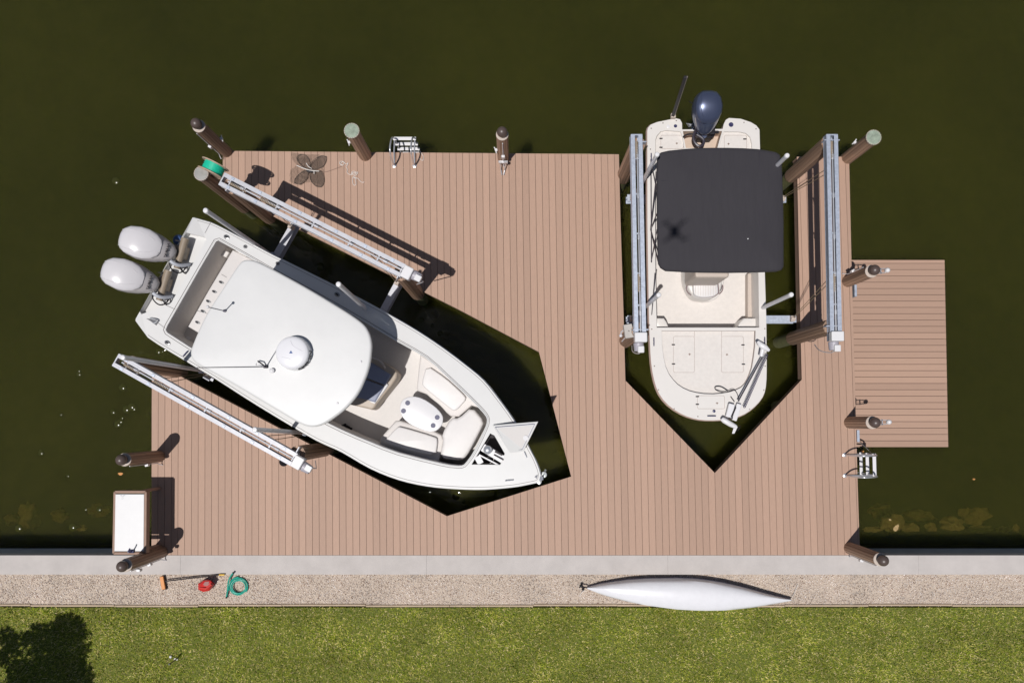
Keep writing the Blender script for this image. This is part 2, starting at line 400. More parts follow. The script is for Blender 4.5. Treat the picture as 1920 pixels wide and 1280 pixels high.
v2 = np.stack([bx+dx*bl*lean, by+dy*bl*lean, -.02+bl*np.sqrt(np.maximum(.05, 1.2-lean**2))], 1)
v3 = v2*.5+v0*.5+np.array([0, 0, .008]); v4 = v2*.5+v1*.5+np.array([0, 0, .008])
VV = np.stack([v0, v1, v4, v3, v2], 1).reshape(-1, 3); FF = (np.array([(0, 1, 2), (0, 2, 3), (3, 2, 4)])[None]+(np.arange(NB)*5)[:, None, None]).reshape(-1, 3)
grm = ramp_mat('grass_blades', [(0, (.08, .135, .010)), (.35, (.215, .27, .016)), (.7, (.40, .40, .050)), (.88, (.60, .50, .17)), (1, (.74, .61, .33))], .6)
struct(bigmesh('grass', VV, FF, grm), 'stuff')
# edging strip
m = MB()
for i in range(16): m.box((-14+1.8*i+.9, EDG+.015+.012*math.sin(i*1.7), -.035), (1.79, .035, .09))
tag(m.build('lawn_edging', mat('edging_timber', (.42, .32, .22), .8, var=.15, vscale=4), loc=(0, EDG, 0)), 'thin tan edging board between the gravel and the grass', 'edging')

# ------------------------------------------------------------------ dock
SK = .015                                          # boards run very slightly askew
out_px = [(418, 283), (1160.4, 289.5), (1163, 400), (1169.5, 600), (1172.5, 713), (1340.3, 886.4), (1503.4, 711.3), (1500.5, 600), (1494.3, 294),
          (1592, 294), (1596.5, 489), (1608, 902), (1612.5, 1040.5), (284, 1040.5), (284.6, 677), (838, 967.2), (1071, 893), (1010.5, 659.5), (860, 580), (417, 358)]
DK = PP(out_px, 0)
DK[12].y = DK[13].y = SW_Y+.004
dock = thing('dock', P(1080, 930), 'large tan composite dock with two angled boat slips cut into it', 'dock')
def boards(poly, pitch, gap, th, ztop, skew, m, along='y'):
    """clip parallel boards against a polygon; each board has its own tone"""
    T = (lambda p: (p[0]+skew*p[1], p[1])) if along == 'y' else (lambda p: (p[1], p[0]))
    B = (lambda s, t: (s-skew*t, t)) if along == 'y' else (lambda s, t: (t, s))
    q = [T(p) for p in poly]; s0 = min(p[0] for p in q); s1 = max(p[0] for p in q); k = 0
    s = s0
    while s < s1-.01:
        a, b = s+gap/2, min(s+pitch-gap/2, s1); tone = random.random(); k += 1
        cuts = sorted({a, b} | {p[0] for p in q if a < p[0] < b})
        for c0, c1 in zip(cuts[:-1], cuts[1:]):
            if c1-c0 < 1e-4: continue
            md = (c0+c1)/2; X = []
            for i in range(len(q)):
                p, r = q[i-1], q[i]
                if (p[0] > md) != (r[0] > md):
                    f = lambda c: p[1]+(r[1]-p[1])*(c-p[0])/(r[0]-p[0])
                    X.append((f(md), f(c0), f(c1)))
            X.sort()
            for u, w in zip(X[0::2], X[1::2]):
                pts = [B(c0, u[1]), B(c1, u[2]), B(c1, w[2]), B(c0, w[1])]
                m.hexa([Vector((x, y, ztop-th)) for x, y in pts], [Vector((x, y, ztop)) for x, y in pts], tone)
        s += pitch
m = MB(); boards(DK, .1452, .0072, .025, 0, SK, m); m.build('deck_board', deckm, dock)
m = MB()
for i in range(len(DK)):
    if i == 12: continue
    a, b = DK[i], DK[(i+1) % len(DK)]; d = (b-a).normalized(); n = Vector((d.y, -d.x, 0))*(-1 if area2(DK) < 0 else 1)
    a2, b2 = a-n*.03, b-n*.03
    m.bar(a2+Vector((0, 0, -.15)), b2+Vector((0, 0, -.15)), .035, .245)
m.build('fascia', fasc, dock)
m = MB()
for k in range(22):                                # joists run under the boards
    y = SW_Y+.25+k*.405
    xs_ = []
    for i in range(len(DK)):
        p, r = DK[i-1], DK[i]
        if (p.y > y) != (r.y > y): xs_.append(p.x+(r.x-p.x)*(y-p.y)/(r.y-p.y))
    xs_.sort()
    for a, b in zip(xs_[0::2], xs_[1::2]):
        if b-a > .3: m.bar((a+.06, y, -.15), (b-.06, y, -.15), .05, .22)
m.build('joist', timber, dock)
for px, py in ((300, 720), (560, 1000), (830, 1000), (1090, 900), (1190, 760), (1330, 910), (1480, 760), (1100, 600), (900, 560), (700, 330), (1130, 330), (560, 350), (1580, 640)):
    c = P(px, py, -.3); MB().cyl(c+Vector((0, 0, -3.4)), c, .13, .12).build('support_post', algae, dock)
# floating dock
FZ = -.86
fl = [P(1600, 487.5, FZ), P(1771, 487.5, FZ), P(1778, 838, FZ), P(1606, 838, FZ)]
fl[0].x = fl[3].x = 7.40
fd = thing('floating_dock', P(1690, 660, WZ), 'lower rectangular floating platform with crosswise boards on the right side', 'floating dock')
m = MB(); boards(fl, .1452, .009, .025, FZ, 0, m, 'x'); m.build('deck_board', mat('float_board', (.385, .245, .176), .65, var=.05, vscale=7, stretch=(.8, 9, 1), attr=.08), fd)
m = MB()
for i in range(4):
    a, b = fl[i], fl[(i+1) % 4]; c = (fl[0]+fl[2])/2; a = a+(c-a)*.012; b = b+(c-b)*.012
    m.bar(a+Vector((0, 0, -.16)), b+Vector((0, 0, -.16)), .04, .26)
m.build('frame', fasc, fd)
m = MB()
for k in range(3): c = fl[0].lerp(fl[3], .2+.3*k); m.box((8.3, c.y, FZ-.3), (1.5, .8, .45))
m.build('float', black, fd)
for px, py in ((1601, 545), (1606, 817)):  # two hinges
    c = P(px, py, 0); m = MB(); m.box((c.x+.03, c.y, -.42), (.05, .26, .9)); m.box((c.x+.07, c.y, FZ+.015), (.10, .3, .03)); m.build('hinge', galv, fd, bevel=.004)

# ------------------------------------------------------------------ piles
def ribbed(m, c, r, z0, z1, n=13, lean=(0, 0)):
    """pile clad in upright strips"""
    for k in range(n):
        a0, a1 = 2*PI*(k+.07)/n, 2*PI*(k+.93)/n; mid = (a0+a1)/2
        def pt(a, rr, z): return Vector((c.x+math.cos(a)*rr+lean[0]*(z-z0), c.y+math.sin(a)*rr+lean[1]*(z-z0), z))
        B_ = [pt(a0, r-.035, z0), pt(a0, r, z0), pt(mid, r+.004, z0), pt(a1, r, z0), pt(a1, r-.03, z0)]
        T_ = [pt(a0, r-.03, z1), pt(a0, r, z1), pt(mid, r+.004, z1), pt(a1, r, z1), pt(a1, r-.03, z1)]
        m.hexa(B_, T_, random.random())
    m.cyl((c.x, c.y, z0), (c.x+lean[0]*(z1-z0), c.y+lean[1]*(z1-z0), z1-.004), r-.012, n=20)
def pile(x, y, h, label, cap='dome', r=.125, group='brown wrapped mooring piles', zb=-.35):
    c = Vector((x, y, 0)); t = thing('mooring_pile', (x, y, WZ), label, 'pile', group)
    zt = h-.13 if cap == 'dome' else h
    m = MB(); ribbed(m, c, r, zb, zt); m.build('pile_wrap', wrapm, t)
    m = MB(); m.cyl((x, y, -3.8), (x, y, zb-.002), r*.9, r*.86, 18); m.build('wood_core', algae, t, smooth=True)
    if cap == 'dome':
        m = MB(); m.lathe((x, y, zt), [(0, -.005), (r+.006, -.005), (r+.006, .006), (r-.012, .018), (0, .02)], 28); m.build('cap_collar', collar, t, smooth=30)
        R = .108; m = MB(); m.lathe((x, y, zt+.02), [(R*.72, 0), (R*.72, .03)]+[(R*math.cos(math.radians(q)), .115+R*math.sin(math.radians(q))) for q in range(-45, 91, 15)], 28)
        m.build('dome_cap', domem, t, smooth=60)
    else:
        m = MB(); m.lathe((x, y, zt), [(0, 0), (r+.012, -.02), (r+.012, .008), (r, .016), (0, .024)], 28); m.build('flat_cap', patina if cap == 'patina' else greycap, t, smooth=30)
        m = MB()
        for k in range(20):
            a = 2*PI*k/20; m.box((x+math.cos(a)*(r+.012), y+math.sin(a)*(r+.012), zt-.005), (.012, .03, .035), Matrix.Rotation(a, 3, 'Z'))
        m.build('cap_rim', collar, t)
    return t, c, r, zt
def pile_rail(t, c, r, ang, z0, z1, side=.0, box=True, hook=True):
    d = Vector((math.cos(ang), math.sin(ang), 0)); s = Vector((-d.y, d.x, 0)); b = c+d*(r+.018)
    m = MB(); m.tube([b+Vector((0, 0, z1)), b+Vector((0, 0, z0+.15)), b+d*.03+Vector((0, 0, z0+.05)), b+d*.06+s*.03+Vector((0, 0, z0))], .010, 8)
    m.build('conduit', pvc, t, smooth=True)
    if box: MB().box(b+d*.02+Vector((0, 0, z0+.45*(z1-z0))), (.05, .07, .10), Matrix.Rotation(ang, 3, 'Z')).build('junction_box', white, t, bevel=.006)
def cleat(t, c, r, ang, z):
    d = Vector((math.cos(ang), math.sin(ang), 0)); s = Vector((-d.y, d.x, 0)); b = c+d*(r+.03)
    m = MB(); m.tube([b-s*.07+d*.02+Vector((0, 0, z+.02)), b+Vector((0, 0, z)), b+s*.07+d*.02+Vector((0, 0, z+.02))], .012, 8); m.box(b+Vector((0, 0, z)), (.05, .05, .05), Matrix.Rotation(ang, 3, 'Z'))
    m.build('cleat', white, t)
t, c, r, zt = pile(-6.35, 5.93, 1.66, 'domed brown pile at the upper left corner of the dock'); pile_rail(t, c, r, math.radians(240), .1, 1.45); cleat(t, c, r, math.radians(15), .7)
t, c, r, zt = pile(-7.70, -.75, 1.66, 'domed brown pile standing off the left edge of the dock above the white table'); pile_rail(t, c, r, math.radians(-75), 0.02, 1.4)
t, c, r, zt = pile(-7.60, -2.80, 1.74, 'domed brown pile beside the cleaning table and the seawall'); pile_rail(t, c, r, math.radians(-70), 0.02, 1.5); MB().box((-7.52, -2.97, 1.2), (.07, .05, .12)).build('junction_box', white, t, bevel=.006)
t, c, r, zt = pile(-3.29, 5.86, 1.46, 'pile with green mottled flat cap left of the upper ladder', 'patina', .138); cleat(t, c, r, math.radians(200), .95)
t, c, r, zt = pile(-.25, 5.76, 1.66, 'domed brown pile at the middle of the upper dock edge', r=.12); pile_rail(t, c, r, math.radians(-88), .02, 1.4); cleat(t, c, r, math.radians(200), .75)
m = MB(); m.tube([(-.32, 5.61, .25), (-.3, 5.5, .06), (-.28, 5.4, .04)], .012); m.tube([(-.2, 5.61, .25), (-.22, 5.5, .06), (-.24, 5.4, .04)], .012); m.box((-.25, 5.61, .27), (.2, .05, .07)); m.build('hose_hook', steel, t)
t, c, r, zt = pile(7.34, 5.80, 1.25, 'pile with green mottled flat cap at the upper right corner of the dock', 'patina', .138); cleat(t, c, r, math.radians(140), .65)
t, c, r, zt = pile(7.28, 3.06, 1.30, 'domed brown pile beside the upper end of the floating dock'); pile_rail(t, c, r, math.radians(120), .05, .95)
def bracket(t, c, z, ang):
    d = Vector((math.cos(ang), math.sin(ang), 0)); s = Vector((-d.y, d.x, 0))
    m = MB()
    for k in (-1, 1): m.bar(c+d*.12+s*.05*k+Vector((0, 0, z)), c+d*.32+s*.04*k+Vector((0, 0, z)), .014, .03)
    m.bar(c+d*.22+s*.06+Vector((0, 0, z)), c+d*.22-s*.06+Vector((0, 0, z)), .02, .03); m.build('bracket', steel, t)
    m = MB(); m.lathe(c+d*.35+Vector((0, 0, z+.02)), [(0, -.05), (.045, -.04), (.052, 0), (.045, .035), (.02, .055), (0, .058)], 18); m.build('lamp', white, t, smooth=60)
bracket(t, c, 1.1, math.radians(5))
t, c, r, zt = pile(7.27, -.02, 1.22, 'domed brown pile beside the lower end of the floating dock'); bracket(t, c, 1.05, math.radians(2))
t, c, r, zt = pile(7.22, -2.72, 1.56, 'domed brown pile at the lower right corner of the dock by the seawall'); pile_rail(t, c, r, math.radians(-100), .02, 1.35)
c0 = P(377.5, 325.6, 1.9); t, c, r, zt = pile(c0.x, c0.y, 1.9, 'pile with a plain grey flat cap carrying the green line spool', 'grey', zb=-.6)

# line spool on that pile, hung at the side
sp = thing('line_spool', P(420, 330, 1.45), 'wooden spool wound with bright green line hung by the grey capped pile', 'spool')
ca = P(400, 316.5, 1.8); ax = Vector((.42, .9, 0)).normalized(); side = ax.cross(Vector((0, 0, 1))); RS = .27
for k, q in ((-1, 'flange'), (1, 'flange')):
    cc = ca+ax*.1*k; m = MB(); rr = []
    n = 32
    for rad in (RS, .04):
        rr.append([cc+(side*math.cos(2*PI*i/n)+Vector((0, 0, 1))*math.sin(2*PI*i/n))*rad-ax*.008 for i in range(n)]); 
        rr.append([cc+(side*math.cos(2*PI*i/n)+Vector((0, 0, 1))*math.sin(2*PI*i/n))*rad+ax*.008 for i in range(n)])
    # ring plate with small openings near the rim
    m2 = MB()
    for i in range(n):
        a0, a1 = 2*PI*i/n, 2*PI*(i+1)/n
        segs = [(.03, .2), (.24, RS)] if i % 4 else [(.03, RS)]
        for q0, q1 in segs:
            pp = [cc+(side*math.cos(a)+Vector((0, 0, 1))*math.sin(a))*q for a, q in ((a0, q0), (a1, q0), (a1, q1), (a0, q1))]
            m2.hexa([p-ax*.009 for p in pp], [p+ax*.009 for p in pp])
    m2.build('flange', mat('pale_wood', (.45, .33, .24), .7, var=.1), sp)
m = MB(); m.cyl(ca-ax*.088, ca+ax*.088, .19, n=32)
for k in range(9):
    cc = ca+ax*(-.08+.02*k); m.tube([cc+(side*math.cos(2*PI*i/28)+Vector((0, 0, 1))*math.sin(2*PI*i/28))*(.193+.006*math.sin(k*2.3)) for i in range(28)], .011, 6, True)
m.build('green_line', mat('green_line', (.01, .52, .34), .5, var=.2, vscale=20), sp, smooth=True)
MB().bar(c0+Vector((.1, .05, -.12)), ca-ax*.12, .03, .03).build('axle', steel, sp)

# ------------------------------------------------------------------ boat lifts
def lift(a_px, b_px, z, width, end_flip, mtl, posts, label, drops, motor_len=.3, boxside=None):
    """top beam: two channels with a drive shaft between, from a (far end) to b (motor end)"""
    a, b = P(*a_px, z), P(*b_px, z); d = (b-a).normalized(); s = Vector((-d.y, d.x, 0)); L = (b-a).length; mid = (a+b)/2
    t = thing('lift_beam', (mid.x, mid.y, 0), label, 'boat lift', 'overhead boat lift beams')
    cw = .078; off = width/2-cw/2
    for k in (-1, 1):
        m = MB(); p0, p1 = a+s*off*k, b+s*off*k
        m.bar(p0, p1, cw, .012); m.bar(p0-Vector((0, 0, .15)), p1-Vector((0, 0, .15)), cw, .012); m.bar(p0+s*k*(cw/2-.008)-Vector((0, 0, .075)), p1+s*k*(cw/2-.008)-Vector((0, 0, .075)), .01, .138)
        m.build('channel', mtl, t)
    m = MB(); m.bar(a-d*.005+Vector((0, 0, -.075)), a+d*.02+Vector((0, 0, -.075)), width-.01, .145)
    for f in (.12, .3, .5, .7, .86): m.bar(a.lerp(b, f)-s*(width/2-.07)+Vector((0, 0, -.06)), a.lerp(b, f)+s*(width/2-.07)+Vector((0, 0, -.06)), .03, .05)
    m.build('spacer', mtl, t)
    m = MB()
    for f in (.05, .2, .42, .62, .78, .93):
        for k in (-1, 1): m.box(a.lerp(b, f)+s*off*k+Vector((0, 0, .012)), (.06, .05, .012), Matrix.Rotation(math.atan2(d.y, d.x), 3, 'Z'))
    m.build('clamp', galv, t, bevel=.003)
    m = MB(); m.cyl(a+d*.12+s*.012+Vector((0, 0, -.03)), b-d*.02+s*.012+Vector((0, 0, -.03)), .017, n=12)
    for f in (.11, .31, .52, .71, .9): m.cyl(a.lerp(b, f)+d*-.04+s*.012+Vector((0, 0, -.03)), a.lerp(b, f)+d*.04+s*.012+Vector((0, 0, -.03)), .029, n=12)
    m.build('drive_shaft', steel if mtl is galv else alu, t, smooth=True)
    for f in drops:
        q = a+d*f; m = MB(); m.cyl(q-d*.17+Vector((0, 0, -.035)), q+d*.17+Vector((0, 0, -.05)), .030, n=14)
        for k in range(10): cc = q+d*(-.15+.033*k)+Vector((0, 0, -.035)); m.tube([cc+(s*math.cos(w*PI/6)+Vector((0, 0, 1))*math.sin(w*PI/6))*.033 for w in range(12)], .006, 5, True)
        m.build('cable_drum', taupe, t, smooth=True)
    # gear box and motor beyond the end
    R = Matrix.Rotation(math.atan2(d.y, d.x), 3, 'Z')
    m = MB(); m.box(b+d*.09+Vector((0, 0, .02)), (.19, .24, .16), R); o = m.build('gear_box', white, t, bevel=.02)
    m2 = MB(); m2.box(b+d*.09+Vector((0, 0, -.13)), (.15, .2, .14), R); m2.build('housing', galv, o)
    m = MB(); e = b+d*.19; m.cyl(e+s*.03*end_flip+Vector((0, 0, -.06)), e+d*.16+s*.03*end_flip+Vector((0, 0, -.06)), .1, .085, 20); m.build('motor', mat('grey_motor_paint', (.36, .34, .38), .45), t, smooth=40, bevel=.008)
    m = MB(); m.box(e+d*.13+Vector((0, 0, .03)), (.13, .12, .10), R); m.build('motor_cover', white, t, bevel=.015)
    m = MB(); m.tube([e+d*.14+Vector((0, 0, -.08)), e+d*.2+s*.02+Vector((0, 0, -.25)), e+d*.12+s*.06*end_flip+Vector((0, 0, -.7)), e-d*.05+Vector((0, 0, -1.1))], .010, 6, sm=2); m.build('power_cable', pvc, t, smooth=True)
    for (px, py, zz) in posts:
        c = P(px, py, zz); pt = thing('lift_pile', (c.x, c.y, WZ), posts[(px, py, zz)], 'pile', 'brown wrapped piles carrying the lift beams')
        # the pile meets the underside of the beam; it leans a little towards it
        f = max(.05, min(L-.05, (c-a).dot(d))); top = a+d*f; off2 = (c-top).dot(s); 
        q = Vector((c.x, c.y, 0)); tx = top+s*max(-.1, min(.1, off2)); ln = ((tx.x-c.x)/(z-.2+.25), (tx.y-c.y)/(z-.2+.25))
        m = MB(); ribbed(m, Vector((c.x, c.y, 0)), .15, -.25, z-.17, 14, ln); m.build('pile_wrap', wrapm, pt)
        m = MB(); m.cyl((c.x-ln[0]*2, c.y-ln[1]*2, -3.8), (c.x, c.y, -.252), .14, .132, 18); m.build('wood_core', algae, pt, smooth=True)
        m = MB(); m.box(Vector((c.x+ln[0]*(z-.05), c.y+ln[1]*(z-.05), z-.10)), (.02, .3, .16), R)
        m.build('beam_bracket', mtl, pt)
    return t, a, b, d, s
# left boat, upper right beam and lower left beam
L1 = lift((415.5, 335), (756, 508), 2.27, .265, 1, alu, {(505, 407.6, -.25): 'leaning brown lift pile behind the stern of the white boat, upper side', (783, 550, -.25): 'brown lift pile under the gear box end of the beam above the white boat'},
          'pale aluminium lift beam over the upper side of the white boat', (.35, 1.0), boxside=1)
L2 = lift((216.5, 674), (552, 862), 2.2, .265, -1, alu, {(335, 695, -.1): 'brown lift pile at the left end of the beam below the white boat', (611, 842, -.1): 'brown lift pile under the gear box below the white boat'},
          'pale aluminium lift beam along the lower left side of the white boat', (.35, 1.0))
L3 = lift((1193.5, 252), (1200.5, 624), 2.05, .225, -1, galv, {(1168, 333, -.25): 'short brown lift pile at the upper left of the cream boat', (1171, 640, -.25): 'brown lift pile under the grey control box left of the cream boat'},
          'mottled galvanised lift beam left of the cream boat', (.3, 2.9))
L4 = lift((1560, 252), (1567.5, 622), 2.05, .225, -1, galv, {(1484, 330, -.25): 'long brown lift pile at the upper right of the cream boat beside the black canopy', (1486.5, 634, -.25): 'long brown lift pile with algae foot at the lower right of the cream boat'},
          'mottled galvanised lift beam on the narrow finger right of the cream boat', (.3, 2.9))
m = MB(); c = P(1178, 621, 1.75); m.box(c, (.17, .27, .14), Matrix.Rotation(.15, 3, 'Z')); o = m.build('control_box', mat('grey_box', (.42, .39, .36), .5, var=.08), bevel=.012, loc=c)
tag(o, 'grey weathered electrical control box on the pile left of the cream boat', 'control box')
m = MB(); m.box(c+Vector((0, 0, .073)), (.03, .012, .006), Matrix.Rotation(-.4, 3, 'Z')); q = m.build('latch', black, o); q.location = (0, 0, 0)
q.data.transform(Matrix.Translation(Vector((0, 0, 0))))
m = MB(); m.ball(P(1164, 629, 1.5), .035); m.tube([P(1164, 629, 1.5), P(1165, 622, 1.6), P(1170, 618, 1.7)], .015); m.tube([P(1166, 640, 1.4), P(1171, 634, 1.6)], .01); m.build('conduit_fitting', pvc, o, smooth=True)
# floodlight hanging from the lower left beam
c = P(527, 869, 1.9); t = thing('flood_lamp', c, 'small black floodlight hanging from the gear box end of the lower left beam', 'lamp')
m = MB(); m.lathe(P(530, 868, 1.75), [(0, .08), (.03, .07), (.045, .0), (.085, -.1), (0, -.1)], 16, (-.5, -.3, -1)); m.build('lamp_head', black, t, smooth=40)
m = MB(); m.tube([P(533, 867, 1.8), P(545, 863, 2.05)], .014); m.build('arm', black, t)
# hoist cables + cradles
def cradle(e0, e1, z, label, tops, ww=.15, m_=alu):
    a, b = P(*e0, z), P(*e1, z); mid = (a+b)/2; t = thing('cradle_beam', mid, label, 'cradle beam', 'cross beams that carry the boats')
    m = MB(); m.bar(a, b, ww, .012); m.bar(a-Vector((0, 0, .2)), b-Vector((0, 0, .2)), ww, .012); m.bar(a-Vector((0, 0, .1)), b-Vector((0, 0, .1)), .012, .19); m.build('i_beam', m_, t)
    d = (b-a).normalized()
    for p, sgn, tp in ((a, 1, tops[0]), (b, -1, tops[1])):
        m = MB(); m.box(p+d*.1*sgn+Vector((0, 0, .05)), (.09, .12, .10), Matrix.Rotation(math.atan2(d.y, d.x), 3, 'Z')); m.cyl(p+d*.1*sgn+Vector((-.05, 0, .11)), p+d*.1*sgn+Vector((.05, 0, .11)), .035)
        m.build('pulley', collar, t, bevel=.005)
        if tp is not None:
            m = MB()
            for k in (0, 1): m.tube([p+d*.1*sgn+Vector((0, .03*k, .12)), tp+Vector((.0, .10*k, -.06))], .007, 6)
            m.build('hoist_cable', mat('rusty_wire', (.20, .15, .09), .6), t)
    for k in (.32, .68):
        q = a.lerp(b, k); m = MB(); s_ = Vector((-d.y, d.x, 0)); m.bar(q-s_*.35+Vector((0, 0, .05)), q+s_*.35+Vector((0, 0, .05)), .14, .08); m.build('bunk', timber, t)
    return t
def along(Lx, f): return Lx[1]+Lx[3]*f
C1 = cradle((552, 419), (386, 711), .62, 'grey cradle beam crossing under the stern half of the white boat', (along(L1, .95), along(L2, .95)))
C2 = cradle((750, 524), (590, 820), .62, 'grey cradle beam crossing under the middle of the white boat', (along(L1, 3.2), along(L2, 3.2)))
C3 = cradle((1176, 371), (1474, 374), .12, 'galvanised cradle beam under the canopy end of the cream boat', (along(L3, .7), along(L4, .7)), m_=galv)
C4 = cradle((1176, 598), (1493, 598), .12, 'galvanised cradle beam under the bow half of the cream boat', (along(L3, 2.8), along(L4, 2.8)), m_=galv)
def guide(px, py, zt, label, zb=.6, lean=(0, 0)):
    p = P(px, py, zt); t = thing('guide_pole', (p.x, p.y, zb), label, 'guide pole', 'white guide poles beside the boats')
    b = Vector((p.x+lean[0], p.y+lean[1], zb))
    MB().cyl(b, p, .040, n=16).build('pole', pvc, t, smooth=True)
    m = MB(); m.lathe(p, [(0, -.03), (.046, -.03), (.046, .01), (.036, .025), (0, .03)], 16); m.build('end_cap', white, t, smooth=40)
    m = MB(); m.box(b+Vector((0, 0, .03)), (.12, .12, .08)); m.build('foot', galv, t)
guide(386, 395, 4.2, 'white guide pole beside the stern quarter of the white boat, upper side')
guide(635, 533, 4.2, 'white guide pole beside the middle of the white boat, upper side', lean=(0, -.1))
guide(231, 670, 4.0, 'white guide pole crossing the far left end of the lower lift beam')
guide(478, 805, 3.9, 'white guide pole over the lower lift beam near its gear box', lean=(.0, -.1))
guide(1232, 290, 2.9, 'white guide pole at the upper left corner of the black canopy', .1)
guide(1475.6, 292, 2.9, 'white guide pole at the upper right corner of the black canopy', .1)
guide(1235, 553, 2.9, 'white guide pole beside the left gunwale of the cream boat', .1)
guide(1483.4, 552.5, 2.9, 'white guide pole beside the right gunwale of the cream boat', .1)

# ------------------------------------------------------------------ boats
def tub(m, outline, levels, C, ax):
    """hull as stacked rings: level = (dz, scale across, scale along, shift along)"""
    s = Vector((-ax.y, ax.x, 0)); rings = []
    for z, ka, kl, sh in levels:
        ring = []
        for p in outline:
            d = p-C; d.z = 0; la, lt = d.dot(ax), d.dot(s)
            zz = p.z+z if z > -.6 else (p.z*.35+.65*C.z)+z
            ring.append(Vector((C.x, C.y, 0))+ax*(la*kl+sh)+s*(lt*ka)+Vector((0, 0, zz)))
        rings.append(ring)
    m.loft(rings, caps='end')
def wall(m, loop, z, flare=0):
    b = [Vector((p.x, p.y, z)) for p in (offset(loop, flare) if flare else loop)]
    n = len(loop); m.add(list(loop)+b, [[i, (i+1) % n, n+(i+1) % n, n+i] for i in range(n)])
def line(m, pts, w=.006, h=.004, closed=False):
    for i in range(len(pts) if closed else len(pts)-1): m.bar(pts[i], pts[(i+1) % len(pts)], w, h)
seamm = mat('dark_seam', (.10, .085, .085), .7)

# ---- left boat: white centre console with hardtop
A0, A1 = Vector((303, 502)), Vector((1012, 899))
def z1(px, py, base=1.75, rise=.38):
    t_ = (Vector((px, py))-A0).dot(A1-A0)/(A1-A0).length_squared
    return base+rise*max(0, t_)**2.2
def catmull(pts, n=3, lo=0, hi=None):
    hi = len(pts)-1 if hi is None else hi; out = list(pts[:lo])
    for i in range(lo, hi):
        p0, p1, p2, p3 = [Vector(pts[max(0, min(len(pts)-1, k))]) for k in (i-1, i, i+1, i+2)]
        for k in range(n):
            t = k/n; out.append(tuple(.5*((2*p1)+(p2-p0)*t+(2*p0-5*p1+4*p2-p3)*t*t+(3*p1-p0-3*p2+p3)*t**3)))
    return out+[tuple(q) for q in pts[hi:]]
def Q(pts, base=1.75, rise=.38): return [P(x, y, z1(x, y, base, rise)) for x, y in pts]
port = [(357, 405), (366, 407.5), (395, 417), (430, 434), (500, 472), (533.6, 489), (580, 512), (631, 537.5), (686, 566), (740, 595.5), (785, 622), (830, 652), (870, 682), (906, 712), (935, 748), (959, 781), (978, 812), (993.5, 842), (1003, 860), (1010.6, 879), (1013.5, 890)]
stbd = [(1011, 900), (1005, 904), (985, 908), (958.8, 912.3), (905.7, 916.3), (852.6, 915), (799.4, 909.7), (746, 897.7), (693, 876.5), (640, 846), (608, 831.5), (576, 815), (480.6, 758), (402, 708), (342.5, 672.5), (276, 631), (249, 600), (250, 596)]
well = [(283, 563), (306, 530), (330, 470), (345, 437)]
boat = thing('center_console_boat', P(640, 700, .8), 'large white fishing boat with a white hardtop and two outboards on a lift', 'boat')
axis = (P(1012, 899, 1.9)-P(303, 502, 1.9)); axis.z = 0; axis.normalize(); sde = Vector((-axis.y, axis.x, 0))
port = catmull(port, 3, 2, 19); stbd = catmull(stbd, 3, 2, 15)
OUT = Q(port+stbd)
for k_, dz_ in ((0, .11), (1, .09), (-1, .10), (-2, .11)): OUT[k_].z -= dz_
CC = (P(303, 502, 1.75)+P(640, 690, 1.75))/2; CC.z = 1.75
m = MB(); tub(m, OUT, [(-.001, 1, 1, 0), (-.05, 1.0, 1, 0), (-.055, 1.012, 1.004, 0), (-.10, 1.012, 1.004, 0), (-.105, .995, .998, 0), (-.45, .955, .975, -.02), (-.95, .84, .925, -.1), (-1.0, .80, .91, -.12), (-1.22, .12, .72, -.35)], CC, axis)
m.build('hull', gel, boat, smooth=30)
cock_px = [(404, 452), (411, 450), (480, 489), (515, 509), (631, 572), (746, 639.5), (799, 670), (836, 703), (874, 739), (900, 765), (913, 781), (914, 792), (909, 806), (892, 842), (876, 866), (866, 873.5), (850, 873), (826, 869), (746, 849), (693, 828.5), (640, 806), (560, 766), (480, 724), (400, 678), (355, 651), (313, 624), (310, 618), (313, 610), (345, 554), (375, 502)]
cock = Q(catmull(cock_px[:32], 2, 2, 26)+cock_px[32:] if len(cock_px) > 32 else catmull(cock_px, 2, 2, len(cock_px)-6))
well_px = [(287, 549), (281, 562), (289, 571), (303, 573), (325, 566), (345, 530), (360, 497), (385, 451), (370, 440), (342, 437), (330, 455), (306, 500)]
wellp = [(341, 424), (381, 440), (384, 444), (330, 553), (313, 582), (308, 584), (266, 578), (262, 566)]
lock_px = [(886, 868), (936.5, 870), (944, 852), (927, 822), (916, 813)]
WELL = Q([(349, 436), (384, 444), (387, 449), (322, 566), (318, 570), (265, 589), (262, 584)], 1.75)
LOCK = Q([(884, 870.5), (938, 871), (946.5, 850), (927, 816), (919, 812)])
holed(OUT, [cock, WELL, LOCK], 'deck', gel, boat)
m = MB(); wall(m, cock, .86, -.0); m.build('cockpit_liner', gel_in, boat, smooth=30)
m = MB(); m.add([Vector((p.x, p.y, .86)) for p in offset(cock, .02)], [list(range(len(cock)))]); m.build('cockpit_sole', mat('tan_non_skid', (.61, .578, .55), .65, var=.04, vscale=20), boat)
m = MB(); line(m, [p+Vector((0, 0, .004)) for p in offset(cock, .035)], .008, .006, True); line(m, [p+Vector((0, 0, .002)) for p in offset(OUT, -.035)], .006, .004, True); m.build('trim_seam', seamm, boat)
m = MB(); m.tube([p+Vector((0, 0, .002)) for p in cock], .016, 8, True); m.build('coaming', gel, boat, smooth=True)
